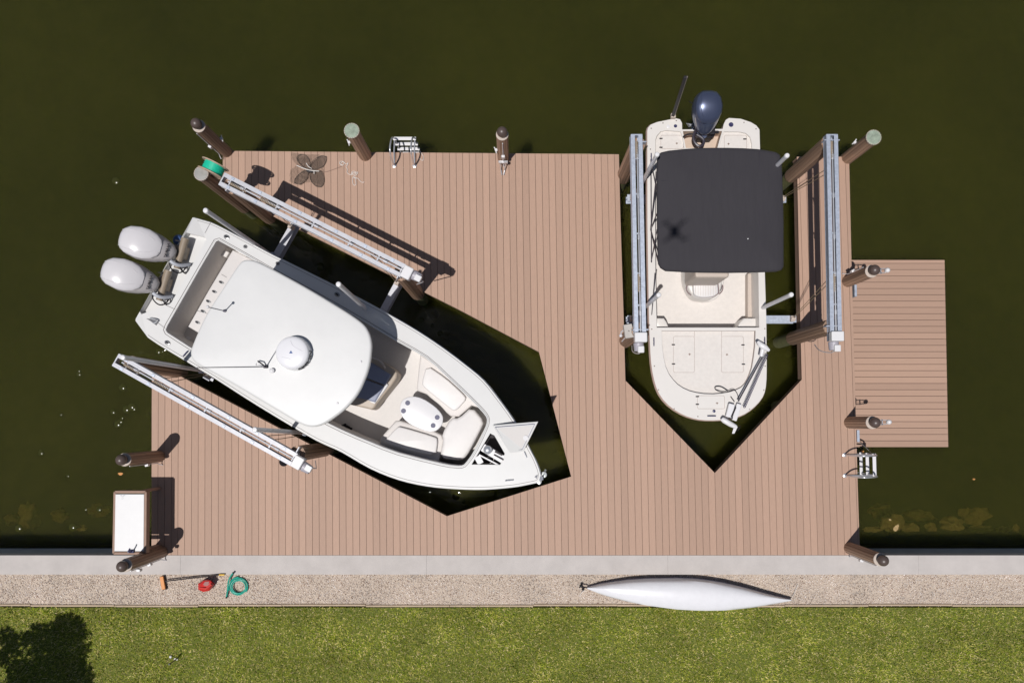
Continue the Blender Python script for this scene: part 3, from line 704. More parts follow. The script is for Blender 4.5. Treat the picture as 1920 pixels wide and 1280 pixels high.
# motor well
m = MB(); wall(m, WELL, 1.58); m.add([Vector((p.x, p.y, 1.58)) for p in WELL], [list(range(len(WELL)))]); m.build('motor_well', gel, boat, smooth=30)
m = MB(); line(m, [P(302, 568, 1.757), P(340, 585, 1.757)]); line(m, [P(246+50, 605, 1.757), P(312, 617, 1.757)], .005); line(m, [P(395, 417, 1.757), P(384, 437, 1.757)], .004); m.build('door_seam', seamm, boat)
# anchor locker and windlass
m = MB(); wall(m, LOCK, 1.55); m.build('anchor_locker', gel_in, boat)
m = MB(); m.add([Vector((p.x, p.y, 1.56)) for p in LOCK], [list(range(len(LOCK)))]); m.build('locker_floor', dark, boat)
wl_ = thing('x', (0, 0, 0), 'x', 'x'); bpy.data.objects.remove(wl_)
m = MB(); m.bar(P(905, 838, 2.02), P(943, 861, 2.02), .15, .03); m.bar(P(898, 852, 2.0), P(938, 873, 2.0), .03, .03)
wi = m.build('windlass_plate', white, boat, bevel=.006)
m = MB(); m.ball(P(914.5, 843, 2.12), .085, 20, .8); m.build('windlass_drum', steel, wi, smooth=60)
m = MB(); m.tube([P(926, 852, 2.06), P(944, 862, 2.08)], .012); m.tube([P(928, 846, 2.06), P(942, 853, 2.08)], .018); m.build('anchor_chain', mat('chain_steel', (.10, .09, .09), .5, .5), wi)
m = MB(); m.box(P(898, 862, 1.97), (.12, .16, .03), Matrix.Rotation(.5, 3, 'Z')); m.build('washdown_plate', white, wi, bevel=.008)
m = MB(); m.tube([P(928, 852, 1.99), P(925, 864, 1.9), P(919, 868, 1.99)], .007); m.build('lanyard', rope, wi)
# open hatch lid, hinged along the right side of the locker
hp = [(923, 797, 2.10), (1008.7, 790, 2.42), (981.4, 845.6, 2.34), (956, 849, 2.13)]
pts = [P(*q) for q in hp]; nrm = (pts[1]-pts[0]).cross(pts[3]-pts[0]).normalized(); nrm = nrm if nrm.z > 0 else -nrm
m = MB(); m.hexa([p-nrm*.03 for p in pts], pts); lid = m.build('hatch_lid', gel, boat, bevel=.008)
c = sum(pts, Vector())/4; inn = [c+(p-c)*.86 for p in pts]; inn[3] = c+(pts[3]-c)*.8; 
m = MB(); line(m, [p+nrm*.004 for p in inn], .012, .006, True); m.build('lid_seal', navy, lid)
inn2 = [c+(p-c)*.76 for p in pts]; m = MB(); m.hexa([p-nrm*.002 for p in inn2], [p+nrm*.008 for p in inn2]); m.build('lid_panel', gel_in, lid, bevel=.01)
m = MB(); q_ = pts[1]*.45+pts[2]*.55; q_ = q_.lerp(c, .28); m.cyl(q_, q_+nrm*.02, .05, n=20); m.build('latch', white, lid)
# deck hardware
def gear(name, pxs, mtl, size=(.09, .055, .012), ang=0, zoff=.006):
    for x, y in pxs:
        c = P(x, y, z1(x, y)+zoff); m = MB(); m.lathe(c, [(0, -size[2]), (size[0]/2, -size[2]), (size[0]/2, size[2]*.4), (size[0]*.36, size[2]), (0, size[2])], 18)
        for i, v in enumerate(m.v): d = v-c; m.v[i] = c+axis*d.dot(axis)+sde*d.dot(sde)*size[1]/size[0]+Vector((0, 0, d.z))
        o = m.build(name, mtl, boat, smooth=30)
        m = MB(); m.box(c+Vector((0, 0, size[2]+.004)), (size[0]*.5, size[1]*.35, .008), Matrix.Rotation(math.atan2(axis.y, axis.x), 3, 'Z')); m.build('insert', black, o)
gear('rod_holder', [(425, 444.5), (314, 642.5), (632, 552)], mat('dull_steel', (.30, .30, .30), .35, .8), (.12, .085, .012))
gear('deck_fill', [(460, 462.5), (520.5, 494)], mat('dull_steel', (.3, .3, .3), .35, .8), (.08, .075, .012))
def cleat_on(parent, x, y, z, dirv, mtl, L=.16):
    c = P(x, y, z); m = MB(); d = Vector(dirv).normalized(); m.tube([c-d*L/2+Vector((0, 0, .035)), c+Vector((0, 0, .04)), c+d*L/2+Vector((0, 0, .035))], .011, 8); m.cyl(c-d*.03, c-d*.03+Vector((0, 0, .04)), .012, n=8); m.cyl(c+d*.03, c+d*.03+Vector((0, 0, .04)), .012, n=8)
    return m.build('cleat', mtl, parent, smooth=True)
cleat_on(boat, 955, 900, z1(955, 900), (1, .1, 0), steel); cleat_on(boat, 985, 852, z1(985, 852), (.4, -1, 0), steel, .12); cleat_on(boat, 349, 663, 1.75, (.6, .7, 0), navy, .14); cleat_on(boat, 553, 793, 1.76, (.3, .8, 0), black, .16); cleat_on(boat, 602, 825, 1.72, (.8, -.4, 0), navy, .1)
m = MB(); m.tube([P(1003, 894, 2.16), P(1007, 891, 2.17), P(1006, 896, 2.16)], .008, 6, True); m.build('bow_eye', navy, boat)
# anchor on the bow roller
m = MB(); m.bar(P(1008, 897, 2.08), P(1018, 896, 2.05), .07, .03); m.tube([P(1012, 903, 2.0), P(1018, 893, 2.0), P(1021, 886, 1.95)], .014); ro = m.build('bow_roller', steel, boat)
m = MB()
m.slab([P(1011, 899, 1.9)+Vector((math.cos(a)*.05, math.sin(a)*.09, 0)) for a in [i*PI/6 for i in range(12)]], 1.95, .02, .005)
m.slab([P(1019.5, 889, 1.9)+Vector((math.cos(a)*.06, math.sin(a)*.06, 0)) for a in [i*PI/6 for i in range(12)]], 1.97, .02, .005)
m.tube([P(1012, 902, 1.92), P(1020, 888, 1.92), P(1023, 880, 1.9)], .02, 8); m.build('anchor', mat('anchor_steel', (.45, .47, .46), .35, .6), ro, smooth=30)
# transom bulkhead hatches seen in the shaded aft cockpit
m = MB(); line(m, PP([(405, 475), (417, 482), (376, 552), (362, 545)], 1.02), .006, .006, True); line(m, PP([(340, 582), (353, 586), (336, 618), (320, 618)], .88), .006, .006, True); line(m, PP([(349, 572), (366, 575)], .885)); m.build('floor_hatch', mat('hatch_seam', (.12, .10, .09), .8), boat)
m = MB(); m.prism(PP([(404, 460), (430, 473), (424, 483), (399, 470)], 1.2), .87, 1.2); m.build('corner_locker', gel_in, boat, bevel=.02)
# tackle station / leaning post, console and seats under the hardtop
def solid(pxs, z, zb, name, mtl, parent, bev=.03, sm=0):
    pts = PP(pxs, z); pts = smooth_poly(pts, sm) if sm else pts
    m = MB(); m.slab(pts, z, z-zb, bev); return m.build(name, mtl, parent, smooth=35)
tk = solid([(436, 468), (500, 500), (470, 560), (415, 650), (352, 612), (390, 545)], 1.62, .87, 'tackle_station', gel_in, boat)
for x, y in crop([(940, 598), (888, 668), (843, 740), (803, 815), (762, 898)], 4, 180, 380):
    c = P(x, y, 1.625); m = MB(); m.slab([c+axis*a*.055+sde*b*.028 for a, b in [(math.cos(i*PI/7), math.sin(i*PI/7)) for i in range(14)]], 1.632, .01, .003); o = m.build('rod_holder', mat('dull_steel', (.3, .3, .3), .35, .8), tk)
    m = MB(); m.slab([c+axis*(a*.036-.012)+sde*b*.018 for a, b in [(math.cos(i*PI/7), math.sin(i*PI/7)) for i in range(14)]], 1.637, .004, .001); m.build('rod_hole', black, o)
m = MB(); line(m, PP([(425, 520), (415, 514)], 1.626)); line(m, PP([(404, 592), (368, 573+9)], 1.626)); m.build('panel_seam', seamm, tk)
MB().slab([P(353.5, 634, .87)+Vector((math.cos(a)*.06, math.sin(a)*.04, 0)) for a in [i*PI/8 for i in range(16)]], .885, .01, .004).build('deck_drain', white, boat)
con = solid([(560, 590), (640, 632), (600, 720), (520, 672)], 2.25, .87, 'console', gel, boat, .06)
solid([(470, 560), (530, 592), (500, 650), (440, 615)], 1.75, .87, 'leaning_post', vinyl, boat, .05)
# forward lounge in front of the console
lg = solid([(655, 660), (697, 668), (720, 679), (738, 690), (745, 699), (744, 708), (735, 722), (707, 757), (702, 765), (697, 768), (690, 766), (655, 758), (630, 745)], 1.42, .87, 'lounge_seat', mat('lounge_shell', (.40, .33, .26), .5), boat, .04)
for pxs in ([(655, 668), (698, 680), (733, 702), (722, 722), (640, 690)], [(640, 694), (721, 724), (703, 754), (690, 750), (640, 738)]):
    m = MB(); m.slab(PP(pxs, 1.5), 1.5, .08, .03); m.build('cushion', bluegrey if pxs[0][0] == 655 else bluegrey, lg, smooth=35)
m = MB(); m.slab(PP([(693, 753), (724, 716), (728, 722), (703, 757)], 1.46), 1.47, .05, .015); m.build('cushion', vinyl, lg, smooth=35)
m = MB(); m.tube(PP([(690, 668), (704, 671), (714, 676), (719, 684)], 1.7), .022, 8, sm=1); m.tube([P(719, 684, 1.7), P(722, 690, 1.45)], .02); m.build('grab_rail', collar, lg, smooth=True)
# bow seating
bs = solid([(788, 664), (781, 728), (784, 733), (800, 739), (833, 770), (845, 780), (860, 781), (884, 760), (900, 765), (870, 728), (830, 692)], 1.36, .87, 'bow_bench', gel_in, boat, .04)
m = MB(); m.slab(smooth_poly(PP([(799.5, 684), (790.5, 718), (794, 726), (846, 768), (852, 770), (858, 767), (875, 748), (868, 738), (835, 708)], 1.44), 1), 1.45, .09, .03); m.build('cushion', vinyl, bs, smooth=35)
bs = solid([(713, 821), (741, 789), (750, 788), (812, 807), (828, 815), (832, 826), (828, 850), (822, 866), (770, 852), (712, 834)], 1.36, .87, 'bow_bench', gel_in, boat, .04)
m = MB(); m.slab(smooth_poly(PP([(719, 827), (744, 801), (750, 799), (814, 818), (821, 823), (817, 855), (770, 846), (722, 831)], 1.44), 1), 1.45, .09, .03); m.build('cushion', vinyl, bs, smooth=35)
m = MB(); m.slab(smooth_poly(PP([(845, 783), (860, 784), (884, 762), (908, 790), (900, 808), (872, 861), (856, 863), (824, 858), (831, 826), (828, 814)], 1.5), 1), 1.5, .6, .06); m.build('bow_cushion', vinyl, boat, smooth=35)
# oval table with drink holders
tb_px = crop([(570, 720), (600, 640), (660, 605), (740, 592), (820, 610), (900, 650), (1000, 720), (1065, 790), (1095, 850), (1085, 930), (1040, 985), (1000, 1012), (920, 1018), (820, 985), (700, 930), (620, 865), (578, 790)], 6.4, 660, 650)
TBZ = 1.62; m = MB(); m.slab(smooth_poly(PP(tb_px, TBZ), 1), TBZ, .04, .015); tbl = m.build('table', white, boat, smooth=35)
c = P(785, 785, .9); MB().cyl((c.x, c.y, .87), (c.x, c.y, TBZ-.04), .04).build('table_leg', steel, tbl, smooth=True)
for x, y in crop([(668, 672), (618, 768), (1023, 845), (973, 943)], 6.4, 660, 650):
    c = P(x, y, TBZ); o = MB().lathe(c, [(.057, -.002), (.057, .003), (.052, .003), (.05, -.06), (0, -.06)], 20).build('cup_holder', white, tbl)
    MB().cyl(c+Vector((0, 0, -.01)), c+Vector((0, 0, .0035)), .049, n=20).build('cup_well', navy, o)
# black cable heap on the starboard side of the cockpit
m = MB(); 
pts = [P(641+9*math.sin(i*1.9)+i*1.2, 796+4*math.cos(i*2.7)+i*.7, .92+.04*(i % 3)) for i in range(14)]; m.tube(pts, .018, 6, sm=2); m.build('dock_line', black, boat, smooth=True)
# hardtop
TZ = 3.2
tt_px = [(451, 491), (461, 487), (475, 487.5), (497.5, 496.6), (582, 543), (658, 589.4), (684.6, 609), (695, 628.8), (698, 651.3), (693, 690.6), (674.7, 735.6), (649.4, 766.6), (610, 794.7), (587.5, 801), (565, 796), (508.8, 762.4), (424.4, 711.7), (368, 682), (358, 668), (358, 654), (385, 592), (421.6, 536)]
tp = smooth_poly(PP(tt_px, TZ-.03), 2); m = MB(); m.slab(tp, TZ, .09, .045, crown=.035, steps=5)
topm = mat('hardtop_gelcoat', (.625, .618, .607), .42, var=.03, vscale=2.5, bump=.03, bscale=25)
ht = m.build('hardtop', topm, boat, smooth=50)
m = MB(); line(m, [p+Vector((0, 0, TZ-.105-p.z)) for p in offset(tp, -.03)], .02, .012, True); m.build('rim_seal', pvc, ht)
for x, y in ((676, 678), (632, 756)):
    m = MB(); m.lathe(P(x, y, TZ+.02), [(0, 0), (.02, 0), (.02, .008), (0, .008)], 14); m.build('wiring_cap', pvc, ht)
m = MB()
for u, w, x, y in ((-.9, .75, 0, 0), (-.9, -.75, 0, 0), (.75, .62, 0, 0), (.75, -.62, 0, 0)):
    c = P(545, 640, 2); b = c+axis*(u*.8)+sde*w*.95; tpt = c+axis*u+sde*w*.9
    m.tube([(b.x, b.y, .87), (b.x, b.y, 2.2), (tpt.x, tpt.y, TZ-.1)], .028, 10, sm=1)
m.build('top_support', steel, boat, smooth=True)
# radar dome
c = P(554, 663, TZ+.01); rd = MB().lathe(c, [(0, 0), (.300, 0), (.307, .012), (.286, .205), (.279, .222), (.262, .234), (.22, .246), (.1, .252), (0, .253)], 48).build('radar_dome', mat('radar_shell', (.72, .71, .73), .25, coat=.3), ht, smooth=40)
tz = c.z+.253
m = MB(); q_ = c+Vector((-.01, .005, 0)); m.add([Vector((q_.x-.032, q_.y-.02, tz)), Vector((q_.x+.032, q_.y-.02, tz)), Vector((q_.x, q_.y+.035, tz))], [[0, 1, 2]]); m.build('radar_mark', mat('blue_mark', (.005, .06, .22), .4), rd)
def arc3(m, c, pts, w=.004):
    ps = []
    for x, y in pts:
        r_ = math.hypot(x, y); h = .252 if r_ < .1 else (.252-.006*(r_-.1)/.12 if r_ < .22 else (.246-.016*(r_-.22)/.045))
        ps.append(c+Vector((x, y, h+.0015)))
    line(m, ps, w, .003)
m = MB(); arc3(m, c, [(-.02, .26), (-.015, .2), (.015, .13), (.08, .08), (.17, .035), (.26, -.01)]); arc3(m, c, [(-.24, -.09), (-.15, -.08), (-.06, -.1), (.03, -.145)]); m.build('shell_crease', mat('crease_grey', (.38, .37, .40), .4), rd)
for i, ch in enumerate('GARMIN'):
    a = math.radians(-64+i*12.5); d = Vector((math.cos(a), math.sin(a), 0)); X_ = Vector((-d.y, d.x, 0)); Z_ = Vector((0, 0, 1)); 
    n_ = (d+Vector((0, 0, .11))).normalized(); Z_ = (Vector((0, 0, 1))-d*.11).normalized(); d = n_; p = c+Vector((math.cos(a), math.sin(a), 0))*.2995+Vector((0, 0, .108)); M = Matrix(((X_.x, Z_.x, d.x, p.x), (X_.y, Z_.y, d.y, p.y), (X_.z, Z_.z, d.z, p.z), (0, 0, 0, 1)))
    M = Matrix.Translation(-boat.location) @ M; text(ch, 'lettering', .155, M, black, rd, .004)
# antenna, gps puck and stern light
ab = P(499, 687.5, TZ+.03); m = MB(); m.box(ab+Vector((0, 0, .03)), (.06, .05, .06)); m.tube([ab+Vector((0, 0, .05)), ab+Vector((-.06, .06, .12)), ab+Vector((-.13, .1, .05))], .012); an = m.build('antenna_mount', black, ht)
tipz = TZ+2.5; MB().tube([ab+Vector((0, 0, .05)), P(368, 689, tipz)], [.011, .006], 8).build('whip_antenna', mat('grey_whip', (.24, .22, .26), .4), an, smooth=True)
m = MB(); m.tube([ab+Vector((-.03, 0, .05)), ab+Vector((-.12, .03, .02)), ab+Vector((-.19, .02, .01)), ab+Vector((-.17, .08, .01)), ab+Vector((-.1, .06, .03))], .005, 6, sm=2); m.build('cable', white, an)
MB().lathe(P(511, 695, TZ+.03), [(0, -.01), (.02, 0), (.022, .03), (.045, .04), (.045, .055), (.03, .07), (0, .078)], 20).build('gps_puck', white, ht, smooth=40)
lb = P(421.6, 583, TZ+.02); m = MB(); m.cyl(lb, lb+Vector((0, 0, .04)), .025); m.tube([lb, P(390, 575.5, TZ+.75)], .009, 8); la = m.build('light_pole', mat('pole_grey', (.12, .11, .15), .4), ht)
MB().ball(P(389.5, 575.3, TZ+.78), .026).build('stern_light', white, la, smooth=60)
# outboards
def outboard(c0, c1, width, ztop, label, cat_parent, mt_top, mt_side, tilt, names=True, slope=.0):
    """cowl laid from aft end c0 to forward end c1 (world points at mid height)"""
    d = (c1-c0); L = d.length; d.normalize(); s = Vector((-d.y, d.x, 0)).normalized()
    m = MB(); rings = []; N = 26
    prof = [(0, .30, .55, .0), (.02, .50, .70, .0), (.07, .74, .86, .0), (.18, .93, .96, 0), (.35, 1, 1, 0), (.55, .96, .98, 0), (.72, .82, .92, 0), (.86, .60, .8, 0), (.95, .38, .62, 0), (1, .18, .4, 0)]
    return d, s, L, prof
def motor(aft, fwd, width, zt, name, label, mt_cap, mt_side, parent, pitch=.12, text_=None):
    a = aft; b = fwd; d = b-a; L = d.length; d.normalize(); s = Vector((-d.y, d.x, 0)).normalized(); up = s.cross(d)*-1 if s.cross(d).z < 0 else s.cross(d)
    def section(f, w, h0, h1, n=28, sq=2.6):
        c = a+d*(L*f); ring = []
        for i in range(n):
            t_ = 2*PI*i/n; ct, st = math.cos(t_), math.sin(t_)
            x = math.copysign(abs(ct)**(2/sq), ct)*w/2; y = math.copysign(abs(st)**(2/sq), st)
            y = h0+(h1-h0)*(y+1)/2; taper = 1-.16*max(0, (y-(h0+h1)/2)/(h1-h0)*2)
            ring.append(c+s*x*taper+up*y)
        return ring
    W_ = width
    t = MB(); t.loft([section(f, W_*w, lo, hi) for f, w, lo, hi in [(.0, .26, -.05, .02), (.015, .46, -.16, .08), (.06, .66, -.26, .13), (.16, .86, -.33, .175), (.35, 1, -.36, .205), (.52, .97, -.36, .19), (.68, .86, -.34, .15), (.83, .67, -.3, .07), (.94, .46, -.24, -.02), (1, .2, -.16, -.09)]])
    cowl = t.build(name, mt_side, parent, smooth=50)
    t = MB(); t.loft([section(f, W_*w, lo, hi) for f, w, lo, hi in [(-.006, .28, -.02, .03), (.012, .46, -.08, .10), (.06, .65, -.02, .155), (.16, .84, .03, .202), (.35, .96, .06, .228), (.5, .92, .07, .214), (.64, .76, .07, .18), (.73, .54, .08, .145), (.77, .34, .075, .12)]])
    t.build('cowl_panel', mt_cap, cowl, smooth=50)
    t = MB()
    for k in (-1, 1): t.tube([a+d*(L*f)+s*(k*W_*w)+up*h for f, w, h in ((.03, .24, .10), (.16, .30, .185), (.35, .31, .21), (.52, .27, .195), (.64, .17, .175))], .007, 6, sm=1)
    t.build('cowl_ridge', mt_cap, cowl, smooth=True)
    t = MB(); q = a+d*(L*.62); t.loft([[q+d*x_*k+s*y_*k2+Vector((0, 0, zz)) for x_, y_ in [(math.cos(i*PI/8), math.sin(i*PI/8)) for i in range(16)]] for zz, k, k2 in ((-.3, .3, .15), (-.55, .2, .1), (-.9, .17, .07), (-1.15, .2, .06), (-1.45, .14, .03))])
    t.lathe(q+Vector((0, 0, -1.22)), [(.0, -.32), (.06, -.22), (.075, 0), (.06, .2), (0, .3)], 16, d); mid = t.build('lower_unit', mt_side, parent, smooth=50)
    t = MB()
    for k in range(3):
        R_ = Matrix.Rotation(2*PI*k/3, 3, d); e = R_ @ s; q2 = q+Vector((0, 0, -1.22))-d*.3
        t.hexa([q2+e*.04-d*.02, q2+e*.17-d*.05+e.cross(d)*.06, q2+e*.18+d*.03-e.cross(d)*.03, q2+e*.04+d*.03], [p_+d*.008 for p_ in [q2+e*.04-d*.02, q2+e*.17-d*.05+e.cross(d)*.06, q2+e*.18+d*.03-e.cross(d)*.03, q2+e*.04+d*.03]])
    t.build('propeller', steel, mid)
    return cowl, d, s, up, L
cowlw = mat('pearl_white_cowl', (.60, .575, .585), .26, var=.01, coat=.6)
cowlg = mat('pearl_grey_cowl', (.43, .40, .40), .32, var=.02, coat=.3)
for (ax_, ay_), (fx, fy), nm in (((225, 445), (327.5, 474), 0), ((192, 504), (295, 534), 1)):
    A = P(ax_, ay_, 2.28); B_ = P(fx, fy, 2.05)
    cw, d, s, up, L = motor(A, B_, .62, 2.5, 'outboard_motor', '', cowlw, cowlg, boat)
    p = A+d*(L*.87)+up*.06; X_ = s; Zn = (up+d*.7).normalized(); Y_ = Zn.cross(X_)
    M = Matrix.Translation(-boat.location) @ Matrix(((X_.x, Y_.x, Zn.x, p.x), (X_.y, Y_.y, Zn.y, p.y), (X_.z, Y_.z, Zn.z, p.z), (0, 0, 0, 1)))
    text('YAMAHA', 'lettering', .072, M, mat('dark_grey_print', (.05, .045, .05), .5), cw, .012)
    # steering tube, clamp and rigging hoses
    e = P(fx+13, fy-2, 1.8)
    m = MB(); m.cyl(e-s*.34, e+s*.27, .062, .078, 16); m.box(e-d*.02-Vector((0, 0, .1)), (.16, .24, .2), Matrix.Rotation(math.atan2(d.y, d.x), 3, 'Z')); m.box(e-d*.12+Vector((0, 0, -.05)), (.2, .2, .12), Matrix.Rotation(math.atan2(d.y, d.x), 3, 'Z'))
    br = m.build('mount_bracket', taupe, boat, smooth=35)
    m = MB()
    for k in (-.2, -.02, .18): m.box(e+s*k-d*.1+Vector((0, 0, .06)), (.09, .018, .02), Matrix.Rotation(math.atan2(d.y, d.x), 3, 'Z'))
    m.build('clamp_bolt', black, br)
    h0 = P(fx-8, fy+15, 2.0); m = MB(); m.tube([h0, P(fx, fy+21, 1.98), P(fx+11, fy+24, 1.9), P(fx+28, fy+22, 1.72)], .036, 10, sm=2); m.build('rigging_hose', mat('hose_grey', (.42, .43, .47), .5), boat, smooth=True)
    m = MB(); m.tube([P(fx-8, fy+13, 2.0), P(fx-10, fy+26, 1.95), P(fx+2, fy+38, 1.8), P(fx+14, fy+37, 1.75), P(fx+24, fy+24, 1.6)], .013, 6, sm=2); m.tube([P(fx+10, fy+26, 1.9), P(fx+13, fy+34, 1.8), P(fx+20, fy+39, 1.6)], .012, 6, sm=1); m.build('fuel_line', black, boat, smooth=True)
m = MB(); m.lathe(P(338, 452, 1.5), [(0, 0), (.09, 0), (.11, .1), (.07, .16), (0, .17)], 18); m.build('bucket', mat('blue_plastic', (.03, .07, .18), .4), boat, smooth=40)
m = MB(); m.tube([P(282, 596, 1.78), P(291, 599, 1.85), P(296, 602, 1.8), P(288, 606, 1.76)], .015, 6, sm=1); m.build('swim_ladder', steel, boat); m = MB(); m.slab(PP([(274, 597), (281, 601), (293, 610), (297, 604), (285, 598)], 1.757), 1.76, .02, .004); m.build('ladder_hatch', mat('hatch_grey', (.09, .09, .10), .5), boat)

# ---- right boat: cream bay boat with black canopy
BZ = 1.25
b2 = thing('bay_boat', P(1326, 520, .6), 'cream bay boat with a black canopy and one dark outboard in the right slip', 'boat')
o2_px = [(1213.7, 279), (1213.7, 246), (1215, 240), (1220, 234), (1232.5, 229), (1252, 225), (1268, 222.2), (1275, 224), (1278.8, 231), (1279, 243), (1355, 242), (1357, 233), (1361, 225), (1367, 221.5), (1389, 223), (1408, 229.5), (1418, 235.5), (1424, 243), (1425, 279), (1430, 400), (1434, 512), (1436.6, 592), (1437.2, 650), (1437.5, 693), (1436, 724), (1430, 744), (1415, 762), (1396, 776), (1375, 783.5), (1351.5, 787), (1323.4, 787.5), (1300, 784), (1276.5, 775), (1253, 759), (1236, 738), (1226.5, 712), (1221, 680), (1218.5, 640), (1216.5, 579), (1214, 420)]
o2_px = catmull(o2_px, 2, 21)
O2 = PP(o2_px, BZ); ax2 = Vector((0, -1, 0)); C2_ = P(1326, 470, BZ)
m = MB(); tub(m, O2, [(0, 1, 1, 0), (-.035, 1, 1, 0)], C2_, ax2)
m.v = []; m.f = []
tub(m, O2, [(-.001, 1, 1, 0), (-.02, 1.006, 1.002, 0), (-.06, 1.016, 1.006, 0), (-.09, 1.016, 1.006, 0), (-.10, .995, .998, 0), (-.4, .95, .97, 0), (-.80, .85, .93, 0), (-1.02, .15, .8, 0)], C2_, ax2)
m.build('hull', cream_rail, b2, smooth=30)
hc_px = [(1229, 262), (1232, 254), (1238.5, 247), (1248, 244.5), (1276, 246.5), (1281, 262), (1283, 281), (1347, 281), (1352, 262), (1357, 247), (1386, 247), (1399, 250), (1406.5, 257), (1409.5, 268), (1412, 300), (1416, 400), (1422, 512), (1423.6, 614), (1231.5, 614), (1229, 512), (1228.5, 400)]
wl_px = [(1280.5, 246), (1354, 246), (1349, 263), (1345, 278), (1286, 278), (1283, 262)]
fr_px = [(1240.5, 620), (1241.4, 647), (1244, 668), (1248, 687), (1254, 701), (1262.5, 712.5), (1271, 721), (1281, 727.7), (1293, 733), (1304.7, 736), (1320, 738.3), (1337.5, 738.7), (1353, 737.5), (1368, 734.8), (1380, 731), (1389, 726.6), (1396, 720), (1401.5, 711), (1406, 701), (1410, 689), (1413.5, 668), (1416, 647), (1416.7, 620)]
HC, HW, HF = PP(hc_px, BZ), PP(wl_px, BZ), PP(fr_px, BZ)
holed(O2, [HC, HW, HF], 'gunwale_cap', cream, b2)
m = MB(); wall(m, HC, .55); m.build('cockpit_liner', cream, b2, smooth=30)
m = MB(); m.add([Vector((p.x, p.y, .55)) for p in HC], [list(range(len(HC)))]); m.build('cockpit_sole', cream_in, b2)
m = MB(); wall(m, HW, .95); m.add([Vector((p.x, p.y, .95)) for p in HW], [list(range(len(HW)))]); m.build('splash_well', mat('peach_cream', (.55, .43, .34), .5, var=.04), b2)
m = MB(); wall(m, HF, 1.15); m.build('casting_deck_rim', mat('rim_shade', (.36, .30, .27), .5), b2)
m = MB(); m.add([Vector((p.x, p.y, 1.15)) for p in HF], [list(range(len(HF)))]); m.build('casting_deck', cream_in, b2)
ad = PP([(1229.5, 262), (1232.5, 254.5), (1239, 247.5), (1248, 245), (1276, 247), (1281, 262), (1283, 281), (1283, 322), (1229, 322)], 1.2)
m = MB(); m.prism(ad, .6, 1.2); l_ = m.build('aft_deck', cream_in, b2, bevel=.01)
ad2 = PP([(1347, 322), (1347, 281), (1352, 262), (1357, 247.5), (1386, 247.5), (1399, 250.5), (1406, 257.5), (1409, 268), (1412, 322)], 1.2)
m = MB(); m.prism(ad2, .6, 1.2); r_ = m.build('aft_deck', cream_in, b2, bevel=.01)
m = MB(); m.prism(PP([(1283, 322), (1283, 282), (1347, 282), (1347, 322)], 1.15), .6, 1.15); m.build('aft_bench', vinyl, b2, bevel=.02)
lm = mat('hatch_line', (.34, .27, .24), .7)
def hatch(x0, y0, x1, y1, z, parent, r=3, seam=True):
    m = MB(); line(m, [p+Vector((0, 0, .002)) for p in PP(rrect(x0, y0, x1, y1, r), z)], .006, .003, True); return m.build('hatch_seam', lm, parent)
hf1 = hatch(1262.5, 630.5, 1302, 698, 1.15, b2); hf2 = hatch(1352.7, 630.5, 1393.7, 698, 1.15, b2); hatch(1307.5, 741.5, 1358.6, 766, BZ, b2)
hatch(1239, 254, 1281, 279, 1.2, l_); hatch(1358, 254, 1400, 279, 1.2, r_)
m = MB(); line(m, PP([(1302, 618), (1302, 631)], 1.153)); line(m, PP([(1352.7, 618), (1352.7, 631)], 1.153)); m.build('deck_seam', lm, b2)
for x, y, z in [(1262.5, 646, 1.15), (1262.8, 682, 1.15), (1393, 646.4, 1.15), (1393.8, 682.5, 1.15), (1307.5, 743, BZ), (1307.5, 757.6, BZ), (1239.3, 260, 1.2), (1239.3, 276.6, 1.2), (1396.5, 261, 1.2)]:
    MB().slab([P(x, y, z)+Vector((a, b, 0)) for a, b in rrect(-.035, -.013, .035, .013, .012)], z+.008, .01, .003).build('hinge', black, b2)
for x, y, z in [(1293, 664, 1.15), (1363, 664.5, 1.15), (1344.5, 755.6, BZ), (1269, 269, 1.2), (1366, 270, 1.2)]:
    c = P(x, y, z+.004); m = MB(); m.box(c, (.05, .008, .006)); m.box(c, (.01, .045, .006)); m.cyl(c, c+Vector((0, 0, .008)), .012, n=10); m.build('latch', mat('latch_bronze', (.16, .09, .06), .5), b2)
m = MB()
for x, y in [(1221, 241), (1243, 231), (1268, 226.5), (1219.5, 280), (1395, 230), (1417.5, 242), (1227, 686), (1234.5, 730.5), (1264, 766), (1308.5, 780.5), (1434.5, 686), (1432, 731), (1405.5, 767), (1222, 617), (1434, 616)]:
    m.lathe(P(x, y, BZ), [(0, 0), (.012, 0), (.012, .005), (0, .006)], 10)
m.build('snap', mat('snap_brown', (.12, .08, .07), .5), b2)
for x, y, rr in ((1266.5, 236.5, .03), (1370.7, 234, .042)):
    o = MB().lathe(P(x, y, BZ), [(0, 0), (rr*1.15, 0), (rr*1.15, .006), (rr, .01), (0, .004)], 18).build('rod_holder', navy, b2, smooth=40)
MB().lathe(P(1253, 237.5, BZ), [(0, 0), (.035, 0), (.035, .006), (.03, .008), (0, .008)], 18).build('fuel_cap', white, b2, smooth=40)
for x, y, dv in ((1225.5, 641, (0, 1, 0)), (1433, 640, (0, 1, 0)), (1333.5, 779.5, (1, 0, 0)), (1220.5, 296, (0, 1, 0))): cleat_on(b2, x, y, BZ, dv, navy, .17)
MB().lathe(P(1338.5, 770.5, BZ), [(0, 0), (.03, 0), (.03, .02), (0, .03)], 14).build('nav_light', navy, b2, smooth=40)
